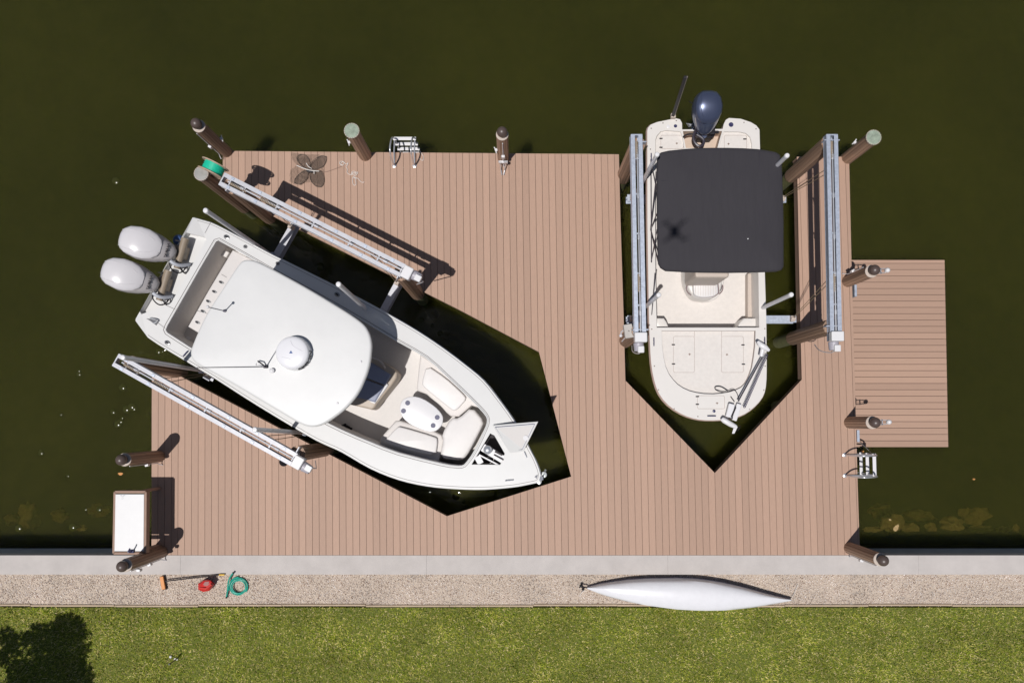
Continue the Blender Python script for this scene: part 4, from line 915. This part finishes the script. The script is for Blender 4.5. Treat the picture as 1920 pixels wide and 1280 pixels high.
# steps to the casting deck, side liner step
for pxs, sl_ in (([(1231, 596), (1245, 596), (1250, 603), (1254, 614), (1231, 614)], 1.05), ([(1421, 596), (1395, 596), (1388, 603), (1382, 614), (1421, 614)], 1.0)):
    m = MB(); m.slab(PP(pxs, sl_), sl_, sl_-.55, .03); m.build('step', cream, b2, smooth=35)
m = MB(); m.prism(PP([(1402, 512), (1418, 512), (1420, 613), (1402, 613), (1398, 440), (1412, 440)][:4], .75), .55, .75); m.build('side_locker', mat('liner_cream', (.50, .42, .36), .6, var=.04), b2, bevel=.02)
# console with forward seat
c_px = crop([(470, 100), (460, 200), (490, 400), (560, 560), (660, 690), (800, 770), (950, 800), (1100, 780), (1250, 710), (1350, 590), (1400, 430), (1420, 250), (1410, 100)], 12, 1240, 500)
m = MB(); m.slab(PP(c_px, .63)+[], .66, .11, .03); m.build('console_base', cream, b2, smooth=35)
c_px = crop([(560, -500), (540, 120), (560, 320), (600, 450), (680, 600), (760, 680), (900, 720), (1030, 725), (1180, 700), (1290, 620), (1370, 470), (1390, 300), (1380, 120), (1360, -500)], 12, 1240, 500)
m = MB(); m.slab(smooth_poly(PP(c_px, 1.05), 1), 1.02, .42, .05); cs = m.build('console', cream, b2, smooth=35)
m = MB(); m.slab(smooth_poly(PP(crop([(715, 310), (730, 290), (1250, 285), (1265, 320), (1290, 560), (1270, 610), (1180, 665), (1030, 690), (880, 685), (770, 650), (725, 590)], 12, 1240, 500), 1.12), 1), 1.12, .1, .03); cu = m.build('seat_cushion', vinyl, cs, smooth=35)
m = MB(); pts = smooth_poly(PP(crop([(712, 310), (728, 286), (1250, 281), (1268, 320), (1294, 560), (1274, 614), (1182, 669), (1030, 694), (880, 689), (768, 654), (722, 594)], 12, 1240, 500), 1.06), 1); m.tube(pts, .010, 6, True); m.build('piping', mat('mauve_piping', (.22, .15, .15), .6), cu, smooth=True)
m = MB()
for k in range(9):
    x = 770+57*k; m.tube([P(x/12+1240, 524.8, 1.121), P(x/12+1240, 555-abs(k-4)*.5, 1.121)], .004, 5)
m.build('stitching', mat('stitch', (.50, .44, .40), .7), cu)
m = MB(); m.box(P(1324, 505, 1.55), (.66, .5, 1.0)); m.build('helm_pod', mat('helm_cream', (.5, .42, .36), .5), cs, bevel=.05)
m = MB(); m.slab(PP([(1293, 512), (1350, 512), (1349, 521), (1344, 523.5), (1300, 524), (1294, 520)], 1.25), 1.25, .25, .03); m.build('backrest', vinyl, cs, smooth=35)
m = MB(); m.cyl(P(1294, 530, 1.02), P(1294, 530, 1.03), .046, n=20); m.build('cup_holder', black, cs)
m = MB(); m.tube(PP(crop([(580, 430), (560, 480), (570, 540), (610, 600), (670, 640)], 12, 1240, 500), 1.06), .012, 8, sm=1); m.tube(PP(crop([(1375, 410), (1388, 470), (1375, 530), (1340, 580), (1290, 610)], 12, 1240, 500), 1.06), .012, 8, sm=1); m.build('grab_handle', mat('mauve_piping', (.22, .15, .15), .6), cs, smooth=True)
# canopy
KZ = 2.37
k_px = [(1232, 300), (1233, 291), (1240, 285), (1252.5, 282), (1280, 279), (1308.8, 277), (1337, 276.5), (1365, 276.6), (1393, 277.3), (1421, 279), (1440, 281.8), (1455, 284.7), (1462.5, 289.4), (1466, 299), (1467.5, 330), (1468.8, 366.6), (1470, 420), (1470, 472.8), (1470, 499.4), (1466, 506), (1455.5, 509), (1420, 510.5), (1362.5, 511.4), (1320, 511), (1283, 510), (1248, 508), (1238.5, 502), (1234, 494), (1232.8, 460), (1232, 419.7), (1231.6, 360)]
K = PP(k_px, KZ-.02); kc = P(1351, 394, KZ)
m = MB(); rings = [[p+Vector((0, 0, -.07-p.z+KZ)) for p in offset(K, -.004)]]
for k, dz in ((1, -.05), (.992, -.015), (.975, .0), (.93, .012), (.8, .03), (.6, .045), (.4, .052), (.2, .055), (.03, .056)):
    ring = []
    for p in K:
        q = kc+(p-kc)*k; q.z = KZ+dz+(.03*(abs(math.sin((q.y-kc.y)*2.6+.6))-.5)*min(1, k*1.3)+.008*noise.noise(q*5) if k < .95 else 0)
        ring.append(q)
    rings.append(ring)
m.loft(rings); cn = m.build('canopy', canvas, b2, smooth=60)
m = MB()
for x in (1278, 1351, 1424): m.tube([P(x, y, KZ+.03+.012*(1-abs(y-394)/110)) for y in range(284, 508, 16)], .006, 5)
for y in (339, 452): m.tube([P(x, y, KZ+.028) for x in range(1240, 1465, 25)], .004, 5)
m.build('canopy_seam', mat('canvas_seam', (.035, .03, .04), .85), cn, smooth=True)
MB().lathe(P(1402, 448, KZ+.05), [(0, 0), (.012, 0), (.01, .02), (0, .022)], 12).build('top_light', white, cn)
m = MB()
for x, sg in ((1220, 1), (1430, -1)):
    b_ = P(x, 430, BZ)
    for yy, dy in ((300, 0), (395, 0), (490, 0)):
        m.tube([b_, P(x+(14 if sg > 0 else 30), yy, KZ-.06)], .013, 8)
    m.tube([P(x, 300, BZ), P(x+(12 if sg > 0 else 30), 360, KZ-.08)], .01, 8)
    m.tube([P(x+1, 490, BZ), P(x+(12 if sg > 0 else 30), 430, KZ-.08)], .01, 8)
    m.tube([P(x+.5, 300, BZ+.03), P(x+1.5, 492, BZ+.03)], .012, 8)
m.tube([P(1228, 512, KZ-.25), P(1222, 590, BZ)], .009, 8); m.build('canopy_frame', mat('dark_tube', (.09, .08, .10), .35, .5), b2, smooth=True)
# dark outboard, stern
cowlb = mat('midnight_blue_cowl', (.075, .09, .15), .3, .5, var=.02, coat=.5)
A = P(1327.5, 170.5, 1.95); B_ = P(1324, 252, 1.72); cw, d, s, up, L = motor(A, B_, .56, 2.1, 'outboard_motor', '', cowlb, cowlb, b2)
m = MB()
for k in (-1, 1): m.tube([A+d*(L*f)+s*(k*w)+up*h for f, w, h in ((.62, .235, .02), (.75, .2, -.03), (.88, .14, -.09), (.98, .05, -.13))], .011, 6, sm=1)
m.build('cowl_trim', mat('silver_trim', (.42, .38, .36), .35, .4), cw, smooth=True)
m = MB(); m.box(P(1322, 250, 1.2), (.3, .22, .5)); m.cyl(P(1300, 248, 1.35), P(1348, 248, 1.35), .03); m.build('mount_bracket', black, b2, bevel=.02)
m = MB(); m.tube(PP([(1306, 243), (1301, 252), (1300, 262), (1305, 271), (1312, 275), (1319, 271), (1320, 263), (1314, 257), (1306, 253)], 1.5), .03, 8, sm=2); m.build('rigging_hose', mat('hose_mauve', (.035, .028, .04), .4), b2, smooth=True)
m = MB(); m.tube(PP([(1281, 257), (1286, 253), (1296, 251), (1308, 254), (1322, 258), (1337, 257), (1340, 250)], 1.35), .018, 8, sm=2); m.tube(PP([(1302, 240), (1306, 233)], 1.55), .035, 8); m.build('steering_line', black, b2, smooth=True)
m = MB(); m.tube([P(1292, 190, 1.5), P(1301, 196, 1.55)], .012); m.build('tilt_arm', black, b2)
# shallow water anchor mast
m = MB(); p0, p1 = P(1261, 219, 1.3), P(1285, 144, 3.1); m.bar(p0, p1, .045, .06); pm = m.build('anchor_mast', black, b2, bevel=.008)
m = MB(); d_ = (p1-p0); sx_ = Vector((.034, 0, .0)); m.tube([p0+sx_, p1+sx_], .012); m.build('mast_rod', mat('rod_taupe', (.30, .25, .23), .4), pm)
m = MB(); m.box(P(1262, 218, 1.32), (.09, .09, .09)); 
for f in (.35, .45, .62, .72, .86): m.ball(p0+d_*f+Vector((-.01, 0, .05)), .016, 8)
m.build('mast_fitting', collar, pm)
# trolling motor stowed on the bow
m = MB(); m.tube([P(1430, 668, 1.45), P(1384, 752, 1.45)], .015, 10); tmr = m.build('trolling_motor', mat('shaft_black', (.04, .035, .05), .35), b2, smooth=True)
m = MB(); m.tube([P(1421, 640, 1.52), P(1426, 646, 1.54), P(1434, 651, 1.54), P(1442, 657, 1.52)], [.03, .055, .06, .03], 12, sm=0); m.tube([P(1431, 650, 1.5), P(1427, 668, 1.48)], [.045, .04], 10); m.build('motor_head', white, tmr, smooth=50)
m = MB(); N_ = 15
for sg in (0, 1): 
    pts = []
    for i in range(N_*6+1):
        f = i/(N_*6); c = P(1434+(1391-1434)*f+4, 664+(764-664)*f, 1.40); a = 2*PI*f*N_+PI*sg
        n_ = Vector((.85, -.38, 0)); pts.append(c+n_*math.sin(a)*.026+Vector((0, 0, .022*math.cos(a))))
    m.tube(pts, .008, 5)
m.build('coiled_cord', mat('cord_navy', (.04, .035, .08), .4), tmr, smooth=True)
m = MB(); m.bar(P(1372, 757, 1.38), P(1365.5, 782, 1.38), .12, .08); m.bar(P(1386, 757, 1.36), P(1376, 788, 1.36), .1, .06); m.bar(P(1371, 766, 1.36), P(1384, 768, 1.36), .04, .05); m.bar(P(1370, 774, 1.36), P(1381, 777, 1.36), .04, .05); m.build('bow_mount', white, tmr, bevel=.012)
m = MB(); m.bar(P(1379, 763, 1.41), P(1371, 782, 1.41), .035, .03); m.box(P(1370, 783, 1.38), (.07, .05, .06)); m.build('mount_gap', black, tmr)
m = MB(); m.tube([P(1354, 785, 1.42), P(1358, 788, 1.44), P(1370, 795, 1.42), P(1380, 800, 1.4)], [.045, .055, .055, .04], 14); m.hexa([P(1377, 797, 1.36), P(1383, 800, 1.36), P(1377, 812.5, 1.36), P(1372.5, 812.5, 1.36)], [P(1377, 797, 1.39), P(1383, 800, 1.39), P(1377, 812.5, 1.39), P(1372.5, 812.5, 1.39)]); lu = m.build('lower_unit', white, tmr, smooth=50)
m = MB(); m.lathe(P(1385, 803, 1.38), [(0, -.02), (.07, 0), (0, .02)], 12, (.8, -.5, 0)); m.build('propeller', black, lu)
m = MB(); m.tube([P(1386, 752, 1.35), P(1382, 735, 1.27), P(1374, 729, 1.27), P(1364, 735, 1.27), P(1352, 735, 1.27), P(1340, 730, 1.22), P(1341, 724, 1.22), P(1352, 724, 1.22), P(1365, 733, 1.27)], .008, 6, sm=2); m.tube([P(1377, 753, 1.3), P(1370, 743, 1.27)], .01); m.build('pull_cord', black, tmr, smooth=True)

# ------------------------------------------------------------------ ladders
def ladder(feet, outv, steps, label, width):
    """feet: two foot points on the deck; outv: outward direction; steps (dist, z)"""
    f0, f1 = feet; o = Vector(outv).normalized(); mid = (f0+f1)/2; w = (f1-f0).normalized()
    t = thing('dock_ladder', mid, label, 'ladder', 'aluminium ladders on the dock edge')
    dist = steps[0][0]
    for f in (f0, f1):
        q = f; m = MB()
        m.tube([q, q+Vector((0, 0, .3))+o*.0, q+Vector((0, 0, .60))+o*.06, q+Vector((0, 0, .66))+o*.2, q+Vector((0, 0, .42))+o*(dist-.12), q+Vector((0, 0, .12))+o*(dist-.01), q+Vector((0, 0, -.1))+o*dist, q+Vector((0, 0, -1.5))+o*dist], .018, 10, sm=2)
        m.tube([q+Vector((0, 0, .03)), q+Vector((0, 0, .06))+o*dist*.5, q+Vector((0, 0, .0))+o*dist], .016, 10)
        m.lathe(q, [(0, 0), (.045, 0), (.045, .012), (.02, .02), (0, .02)], 14); m.build('rail', steel, t, smooth=True)
    for dd, z_ in steps:
        m = MB(); a_, b_ = f0+o*dd, f1+o*dd; m.bar(a_-w*.03+Vector((0, 0, z_)), b_+w*.03+Vector((0, 0, z_)), .075, .025); m.build('step', white, t, bevel=.008)
    return t
fa, fb = P(739.5, 311, 0), P(777.5, 311, 0); 
D1 = P(750, 260.6, .0).y-fa.y
lt = ladder((fa, fb), (0, 1, 0), [(D1, 0.02), (D1, -.32), (D1, -.64), (D1, -.96)], 'steel ladder with three white treads on the upper dock edge', .4)
fa, fb = P(1584.5, 891, 0), P(1583.5, 852.3, 0); D2 = P(1639, 877, .0).x-fa.x
lt2 = ladder((fa, fb), (1, 0, 0), [(D2, .02), (D2, -.32), (D2, -.64), (D2, -.96)], 'steel ladder with three white treads on the right dock edge below the floating dock', .4)
MB().tube([P(1640, 856, .02), P(1625, 840, -.4), P(1612, 828, -.8)], .006, 5).build('safety_line', rope, lt2)
m = MB(); m.tube([P(787, 283, .0), P(795, 294, .02), P(793, 303, .02), P(787, 297, .02)], .005, 5, sm=2); m.build('safety_line', rope, lt)

# ------------------------------------------------------------------ fish cleaning table
tz_ = .92; tp_ = PP([(215, 922), (272.6, 922), (271.7, 1036.8), (212.8, 1036.8)], tz_)
ft = thing('cleaning_table', P(245, 980, 0), 'brown framed fish cleaning table with a bright white top over the water', 'table')
m = MB()
for i in range(4): a, b = tp_[i], tp_[(i+1) % 4]; m.bar(a+Vector((0, 0, -.075)), b+Vector((0, 0, -.075)), .05, .15)
m.build('frame', fasc, ft, bevel=.004)
ctr = sum(tp_, Vector())/4; ins = [ctr+(p-ctr)*.93 for p in tp_]
m = MB(); m.hexa([p+Vector((0, 0, -.03)) for p in ins], [p+Vector((0, 0, .012)) for p in ins]); wt = m.build('table_top', mat('white_board', (.66, .65, .645), .4, var=.03), ft, bevel=.006)
# faint printed measuring mark in the corner of the top
m = MB(); mk = P(230, 928.5, tz_+.0135)
for i in range(9):
    a = PI+PI*i/8; m.bar(mk+Vector((math.cos(a)*.02, .01+math.sin(a)*.008, 0)), mk+Vector((math.cos(a)*.055, .01+math.sin(a)*.03, 0)), .0035, .001)
for k in (-.06, -.03, 0, .03, .06, .085): m.bar(mk+Vector((k, .022, 0)), mk+Vector((k+.02, .03, 0)), .0035, .001)
line(m, [mk+Vector((math.cos(i*PI/6)*.016, -.055+math.sin(i*PI/6)*.02, 0)) for i in range(12)], .003, .001, True)
m.build('printed_mark', mat('print_grey', (.30, .30, .34), .6), wt)
for px, py in ((297, 915), (297, 1022)):
    c = P(px, py, 0); m = MB(); m.bar(c, c+Vector((0, 0, .76)), .12, .05, (0, 1, 0)); m.bar(c+Vector((0, 0, .70)), c+Vector((-.5, 0, .70)), .04, .1); m.build('leg', fasc, ft, bevel=.004)
fc = P(247, 1033, tz_+.03); m = MB(); m.cyl(fc+Vector((-.05, 0, 0)), fc+Vector((.05, 0, 0)), .035); m.tube([fc, fc+Vector((.01, 0, .12)), fc+Vector((.03, .04, .2)), fc+Vector((.05, .09, .18))], .013, 8, sm=1); m.box(fc+Vector((-.05, .0, .02)), (.03, .05, .05)); m.build('shadow_faucet', navy, ft, smooth=40)  # tap shape put in where a dark navy shadow blob lies

# ------------------------------------------------------------------ small things on land
# upturned canoe
cu_ = crop([(95, 272), (200, 245), (300, 228), (450, 208), (600, 198), (850, 194), (1000, 198), (1100, 208), (1250, 232), (1400, 265), (1500, 292), (1600, 320), (1720, 350), (1840, 379)], 4.571, 1080, 1040)
cl_ = crop([(97, 286), (200, 325), (300, 355), (450, 393), (600, 422), (850, 455), (1000, 463), (1100, 465), (1250, 462), (1400, 447), (1500, 436), (1600, 420), (1720, 402), (1840, 386)], 4.571, 1080, 1040)
kx = [97, 200, 300, 450, 600, 850, 1000, 1100, 1250, 1400, 1500, 1600, 1720, 1840]
m = MB(); rings = []
for i, (u, l) in enumerate(zip(cu_, cl_)):
    f = kx[i]; kpx = f/4.571+1080; kpy = (280+(f-95)/1745*100)/4.571+1040; g = max(0, 1-abs(2*(f-95)/1745-1)**2.6); kz = .10+.31*g**.6 if 0 < i < 13 else .13
    U, Lo, Kk = P(*u, .02), P(*l, .02), P(kpx, kpy, kz)
    ring = [U]
    for q, zq in ((.04, .72), (.22, .86), (.6, .95)): p = U.lerp(Kk, q); p.z = .02+(kz-.02)*zq; ring.append(p)
    ring.append(Kk)
    for q, zq in ((.6, .95), (.26, .84), (.08, .66)): p = Lo.lerp(Kk, q); p.z = .02+(kz-.02)*zq; ring.append(p)
    ring.append(Lo); rings.append(ring)
m.loft(rings); t = thing('canoe', P(1290, 1110, 0), 'long white canoe lying upside down on the gravel strip', 'canoe')
m.build('hull', mat('canoe_white', (.70, .69, .71), .35, var=.04, coat=.2), t, smooth=35)
m = MB(); m.tube([r[0]+Vector((0, 0, .0)) for r in rings], .012, 6); m.tube([r[-1] for r in rings], .012, 6); m.build('gunwale', mat('gunwale_mauve', (.30, .24, .29), .5), t, smooth=True)
m = MB(); m.tube([P(1101, 1101, .12), P(1092, 1099, .1), P(1086, 1100, .05)], .014); m.ball(P(1090, 1098, .1), .035); m.ball(P(1093, 1104, .04), .03); m.build('bow_toggle', black, t)
m = MB(); m.tube([P(1096, 1106, .02), P(1090, 1110, .01), P(1087, 1118, .01)], .006, 5, sm=1); m.build('painter_line', rope, t)
m = MB(); m.tube([P(1484, 1122, .05), P(1489, 1112, 0), P(1492, 1104, 0), P(1496, 1095, 0)], .005, 5, sm=1); m.build('stern_line', rope, t)
# push broom
t = thing('push_broom', P(330, 1090, 0), 'push broom with an orange wooden head and dark handle lying on the gravel', 'broom')
m = MB(); m.bar(P(303.3, 1080, .05), P(307.5, 1104, .05), .075, .055); m.build('broom_head', mat('orange_wood', (.62, .24, .06), .55, var=.08), t, bevel=.006)
m = MB(); m.bar(P(305.6, 1079, .015), P(309.8, 1104.5, .015), .07, .05); m.build('bristles', mat('bristle_dark', (.05, .035, .03), .9), t)
m = MB(); m.tube([P(309, 1089, .07), P(411, 1077, .05)], .0135, 8); m.build('handle', mat('handle_dark', (.03, .022, .022), .45), t, smooth=True)
m = MB(); m.tube([P(411, 1077, .05), P(421, 1077, .05)], .017, 8); m.build('grip', mat('yellow_grip', (.75, .48, .08), .5), t, smooth=True)
# red jug
c = P(388, 1098, 0); t = thing('fuel_jug', c, 'red plastic jug with a pointed spout standing on the gravel beside the broom', 'jug')
m = MB(); low = crop([(930, 300), (1030, 240), (1120, 260), (1180, 330), (1120, 420), (1010, 440), (930, 400)], 9.6, 280, 1060)
up_ = crop([(920, 330), (985, 265), (1090, 258), (1130, 300), (1090, 385), (1000, 420), (925, 395)], 9.6, 280, 1060)
L_ = PP(low, 0); U_ = PP(up_, .2); m.loft([[Vector((p.x, p.y, 0)) for p in L_], [Vector((p.x, p.y, .13)) for p in offset(L_, .01)], [Vector((p.x, p.y, .2)) for p in U_], [Vector((p.x, p.y, .215)) for p in offset(U_, -.02)]])
bd = m.build('body', mat('red_plastic', (.50, .022, .02), .35), t, smooth=45, bevel=.006)
m = MB(); m.slab(PP(crop([(965, 340), (1000, 285), (1080, 280), (1060, 350), (1000, 365)], 9.6, 280, 1060), .22), .222, .012, .004); m.build('cap_recess', mat('dark_red', (.22, .05, .04), .5), bd)
m = MB(); a_ = P(373, 1101, .2); m.tube([P(396, 1095, .23), P(386, 1103, .26), P(373, 1101.5, .21)], [.022, .025, .010], 8); m.build('spout', mat('red_light', (.62, .06, .05), .35), bd, smooth=True)
# hose coil
t = thing('garden_hose', P(446, 1098, 0), 'teal garden hose coiled on the gravel next to the red jug', 'hose')
m = MB(); pts = []
for i in range(90):
    a = 2*PI*i/30-.6; rr = (.205-.028*(i/30)) if i < 60 else (.15-.01*(i-60)/30); cx_ = P(447.5+(1.5 if i > 60 else 0), 1099, 0)
    pts.append(cx_+Vector((math.cos(a)*rr*.98, math.sin(a)*rr*.95, .02+.012*(i//30)+.004*math.sin(i))))
m.tube(pts, .0125, 8)
m.tube([P(437, 1073.5, .06), P(430, 1083, .07), P(427.5, 1094, .07), P(427, 1106, .05), P(424.5, 1119, .03)], .016, 8, sm=2); m.tube([P(429, 1106, .04), P(431, 1092, .05), P(437, 1084, .04), P(447, 1081, .03)], .013, 8, sm=2); m.build('hose', teal, t, smooth=True)
m = MB(); m.tube([P(437, 1074, .06), P(438, 1072, .06)], .02, 8); m.tube([P(424.5, 1118, .03), P(425, 1121, .03)], .02, 8); m.build('hose_end', black, t)
# lawn sprinkler
c = P(332, 1234, 0); t = thing('lawn_sprinkler', c, 'small white sprinkler head standing in the lawn', 'sprinkler')
m = MB(); m.cyl(c, c+Vector((0, 0, .36)), .014); m.build('riser', mat('riser_tan', (.30, .25, .12), .7), t)
m = MB(); m.slab([c+Vector((a, b, .0)) for a, b in rrect(-.06, -.03, .02, .012, .01)], .02, .03, .006); m.ball(c+Vector((-.13, .045, .02)), .03); m.build('base', white, t)
MB().cyl(c+Vector((0, 0, .36)), c+Vector((0, 0, .40)), .02).build('head', mat('riser_dark', (.05, .05, .04), .6), t)
# folding net trap on the deck
t = thing('crab_trap', P(578, 320, 0), 'four lobed dark net crab trap folded flat on the deck', 'crab trap')
nm_ = mat('net_twine', (.12, .09, .07), .9); Cn = P(400+1085/6, 270+300/6, .05)
lobes = [[(1085, 300), (1000, 260), (940, 190), (955, 125), (1020, 112), (1075, 160), (1090, 235)], [(1095, 300), (1085, 235), (1190, 140), (1272, 138), (1268, 200), (1230, 262)], [(1100, 300), (1190, 300), (1232, 330), (1248, 430), (1215, 488), (1150, 480), (1080, 395)], [(1075, 305), (1060, 392), (985, 465), (905, 445), (920, 380), (1010, 295)]]
veil = [(880, 100), (1060, 120), (1190, 120), (1240, 260), (1240, 470), (1100, 430), (900, 450), (856, 420), (862, 300), (940, 240), (880, 170)]
def net(poly, z, sp, wd, m, ang):
    R_ = Matrix.Rotation(ang, 2); q = [R_ @ Vector((p.x, p.y)) for p in poly]; Ri = R_.inverted()
    for axs in (0, 1):
        lo = min(p[axs] for p in q); hi = max(p[axs] for p in q); s_ = lo+sp/2
        while s_ < hi:
            X = []
            for i in range(len(q)):
                a, b = q[i-1], q[i]
                if (a[axs] > s_) != (b[axs] > s_): X.append(a[1-axs]+(b[1-axs]-a[1-axs])*(s_-a[axs])/(b[axs]-a[axs]))
            X.sort()
            for u, v in zip(X[0::2], X[1::2]):
                pa = Ri @ (Vector((s_, u)) if axs == 0 else Vector((u, s_))); pb = Ri @ (Vector((s_, v)) if axs == 0 else Vector((v, s_)))
                m.bar((pa.x, pa.y, z+.01*math.sin(s_*50)), (pb.x, pb.y, z+.012), wd, .003)
            s_ += sp
for k, lb_ in enumerate(lobes):
    pts = PP(crop(lb_, 6, 400, 270), .03); m = MB(); net(pts, .03, .026, .0055, m, .3+k*.4)
    m.tube([p+Vector((0, 0, .02+.03*math.sin(i))) for i, p in enumerate(pts)], .0065, 6, True, sm=2); m.build('net_lobe', nm_, t)
m = MB(); net(PP(crop(veil, 6, 400, 270), .008), .008, .028, .0035, m, .2); m.build('net_skirt', nm_, t)
m = MB(); m.slab(PP(crop([(1035, 300), (1080, 285), (1140, 300), (1130, 318), (1070, 322)], 6, 400, 270), .06), .07, .05, .01); m.build('bait_cup', dark, t)
m = MB(); m.tube(PP(crop([(938, 242), (1000, 268), (1060, 290), (1135, 303), (1190, 306)], 6, 400, 270), .085), .009, 6, sm=1); m.tube(PP(crop([(1132, 303), (1134, 338)], 6, 400, 270), .08), .008); m.tube(PP(crop([(1045, 215), (1070, 255), (1108, 278)], 6, 400, 270), .08), .007); m.build('draw_cord', rope, t, smooth=True)
m = MB(); m.tube(PP(crop([(1190, 306), (1260, 318), (1340, 292), (1450, 250)], 6, 400, 270), .012), .004, 5, sm=1); m.build('thin_cord', mat('brown_cord', (.20, .13, .11), .9), t)
m = MB(); rp = [(1455, 245), (1425, 230), (1420, 205), (1445, 192), (1475, 205), (1470, 235), (1440, 240), (1435, 215), (1465, 200), (1500, 235), (1520, 205), (1510, 245), (1490, 255), (1515, 290), (1500, 320), (1535, 350), (1580, 340), (1550, 315), (1590, 305), (1615, 330), (1580, 350), (1540, 330), (1600, 325), (1635, 315), (1610, 350), (1570, 370), (1565, 430), (1580, 470), (1610, 460), (1600, 400), (1600, 370), (1570, 385), (1630, 385), (1660, 430), (1690, 435), (1698, 428)]
m.tube([p+Vector((0, 0, .006*(i % 3))) for i, p in enumerate(PP(crop(rp, 6, 400, 270), .012))], .0055, 6, sm=2); m.build('pull_rope', rope, t, smooth=True)
# floating leaves and flecks
lf = mat('dead_leaf', (.55, .24, .07), .7, var=.2)
for x, y, rr, lab in ((226, 888, .055, 'orange dead leaf floating below the left domed pile'), (1617, 846, .035, 'tan leaf floating beside the right ladder'), (1826, 898, .03, 'small yellow leaf floating on the right water')):
    c = P(x, y, WZ+.006); o = MB().slab([c+Vector((math.cos(a)*rr*(1+.3*math.sin(3*a)), math.sin(a)*rr*.6, 0)) for a in [i*PI/7 for i in range(14)]], c.z+.004, .003, .001).build('floating_leaf', lf, loc=c); tag(o, lab, 'leaf', 'leaves floating on the water')

# ------------------------------------------------------------------ off-frame tree whose shadow reaches the lawn, and the camera drone
def shade_pt(px, py, h): q = P(px, py, 0); return Vector((q.x-SDX*h, q.y-SDY*h, h))
tr = thing('garden_tree', shade_pt(40, 1400, 0.0), 'small broadleaf tree standing on the lawn past the lower left corner', 'tree')
base_t = tr.location; lobes_t = [(118, 1205, 4.2, .62), (90, 1252, 4.0, .6), (140, 1268, 4.3, .42), (12, 1212, 3.9, .42), (60, 1300, 4.1, .6), (10, 1330, 4.3, .6), (128, 1180, 4.3, .36), (104, 1232, 4.4, .62), (120, 1290, 4.1, .55), (36, 1262, 4.0, .3), (70, 1195, 4.0, .3)]
m = MB(); top_c = shade_pt(85, 1260, 3.2); m.tube([base_t, base_t.lerp(top_c, .5)+Vector((.05, 0, .3)), top_c], [.09, .07, .04], 10)
LV = []; 
for px, py, h, rr in lobes_t:
    c = shade_pt(px, py, h); m.tube([top_c.lerp(base_t, .3), c], [.035, .012], 6)
    for _ in range(int(900*rr)):
        d = Vector((random.gauss(0, 1), random.gauss(0, 1), random.gauss(0, .6))).normalized()*rr*random.random()**.45; LV.append(c+d)
m.build('trunk', mat('bark', (.12, .09, .06), .9, var=.2), tr, smooth=True)
m = MB()
for c in LV:
    a = random.random()*2*PI; e = Vector((math.cos(a), math.sin(a), random.uniform(-.5, .5))).normalized()*.065; f_ = e.cross(Vector((random.uniform(-.4, .4), random.uniform(-.4, .4), 1))).normalized()*.03
    m.add([c-e, c+f_, c+e, c-f_], [[0, 1, 2, 3]])
m.build('crown', mat('tree_leaf', (.06, .12, .025), .5, island=.3), tr)
dr = thing('camera_drone', (0, 0, H+.12), 'quadcopter drone hovering high above the dock', 'drone')
m = MB(); m.box((0, 0, H+.13), (.15, .2, .08))
for k in range(4):
    a = math.radians(45+90*k+3); m.bar((math.cos(a)*.05, math.sin(a)*.05, H+.15), (math.cos(a)*.24, math.sin(a)*.24, H+.16), .035, .03)
m.build('body', white, dr, bevel=.01)
for k in range(4):
    a = math.radians(48+90*k); c = Vector((math.cos(a)*.24, math.sin(a)*.24, H+.19)); MB().cyl(c-Vector((0, 0, .04)), c, .02).build('motor', black, dr)
    MB().bar(c-Vector((.1, .05, 0))*.9, c+Vector((.1, .05, 0))*.9, .02, .003).build('propeller', black, dr)
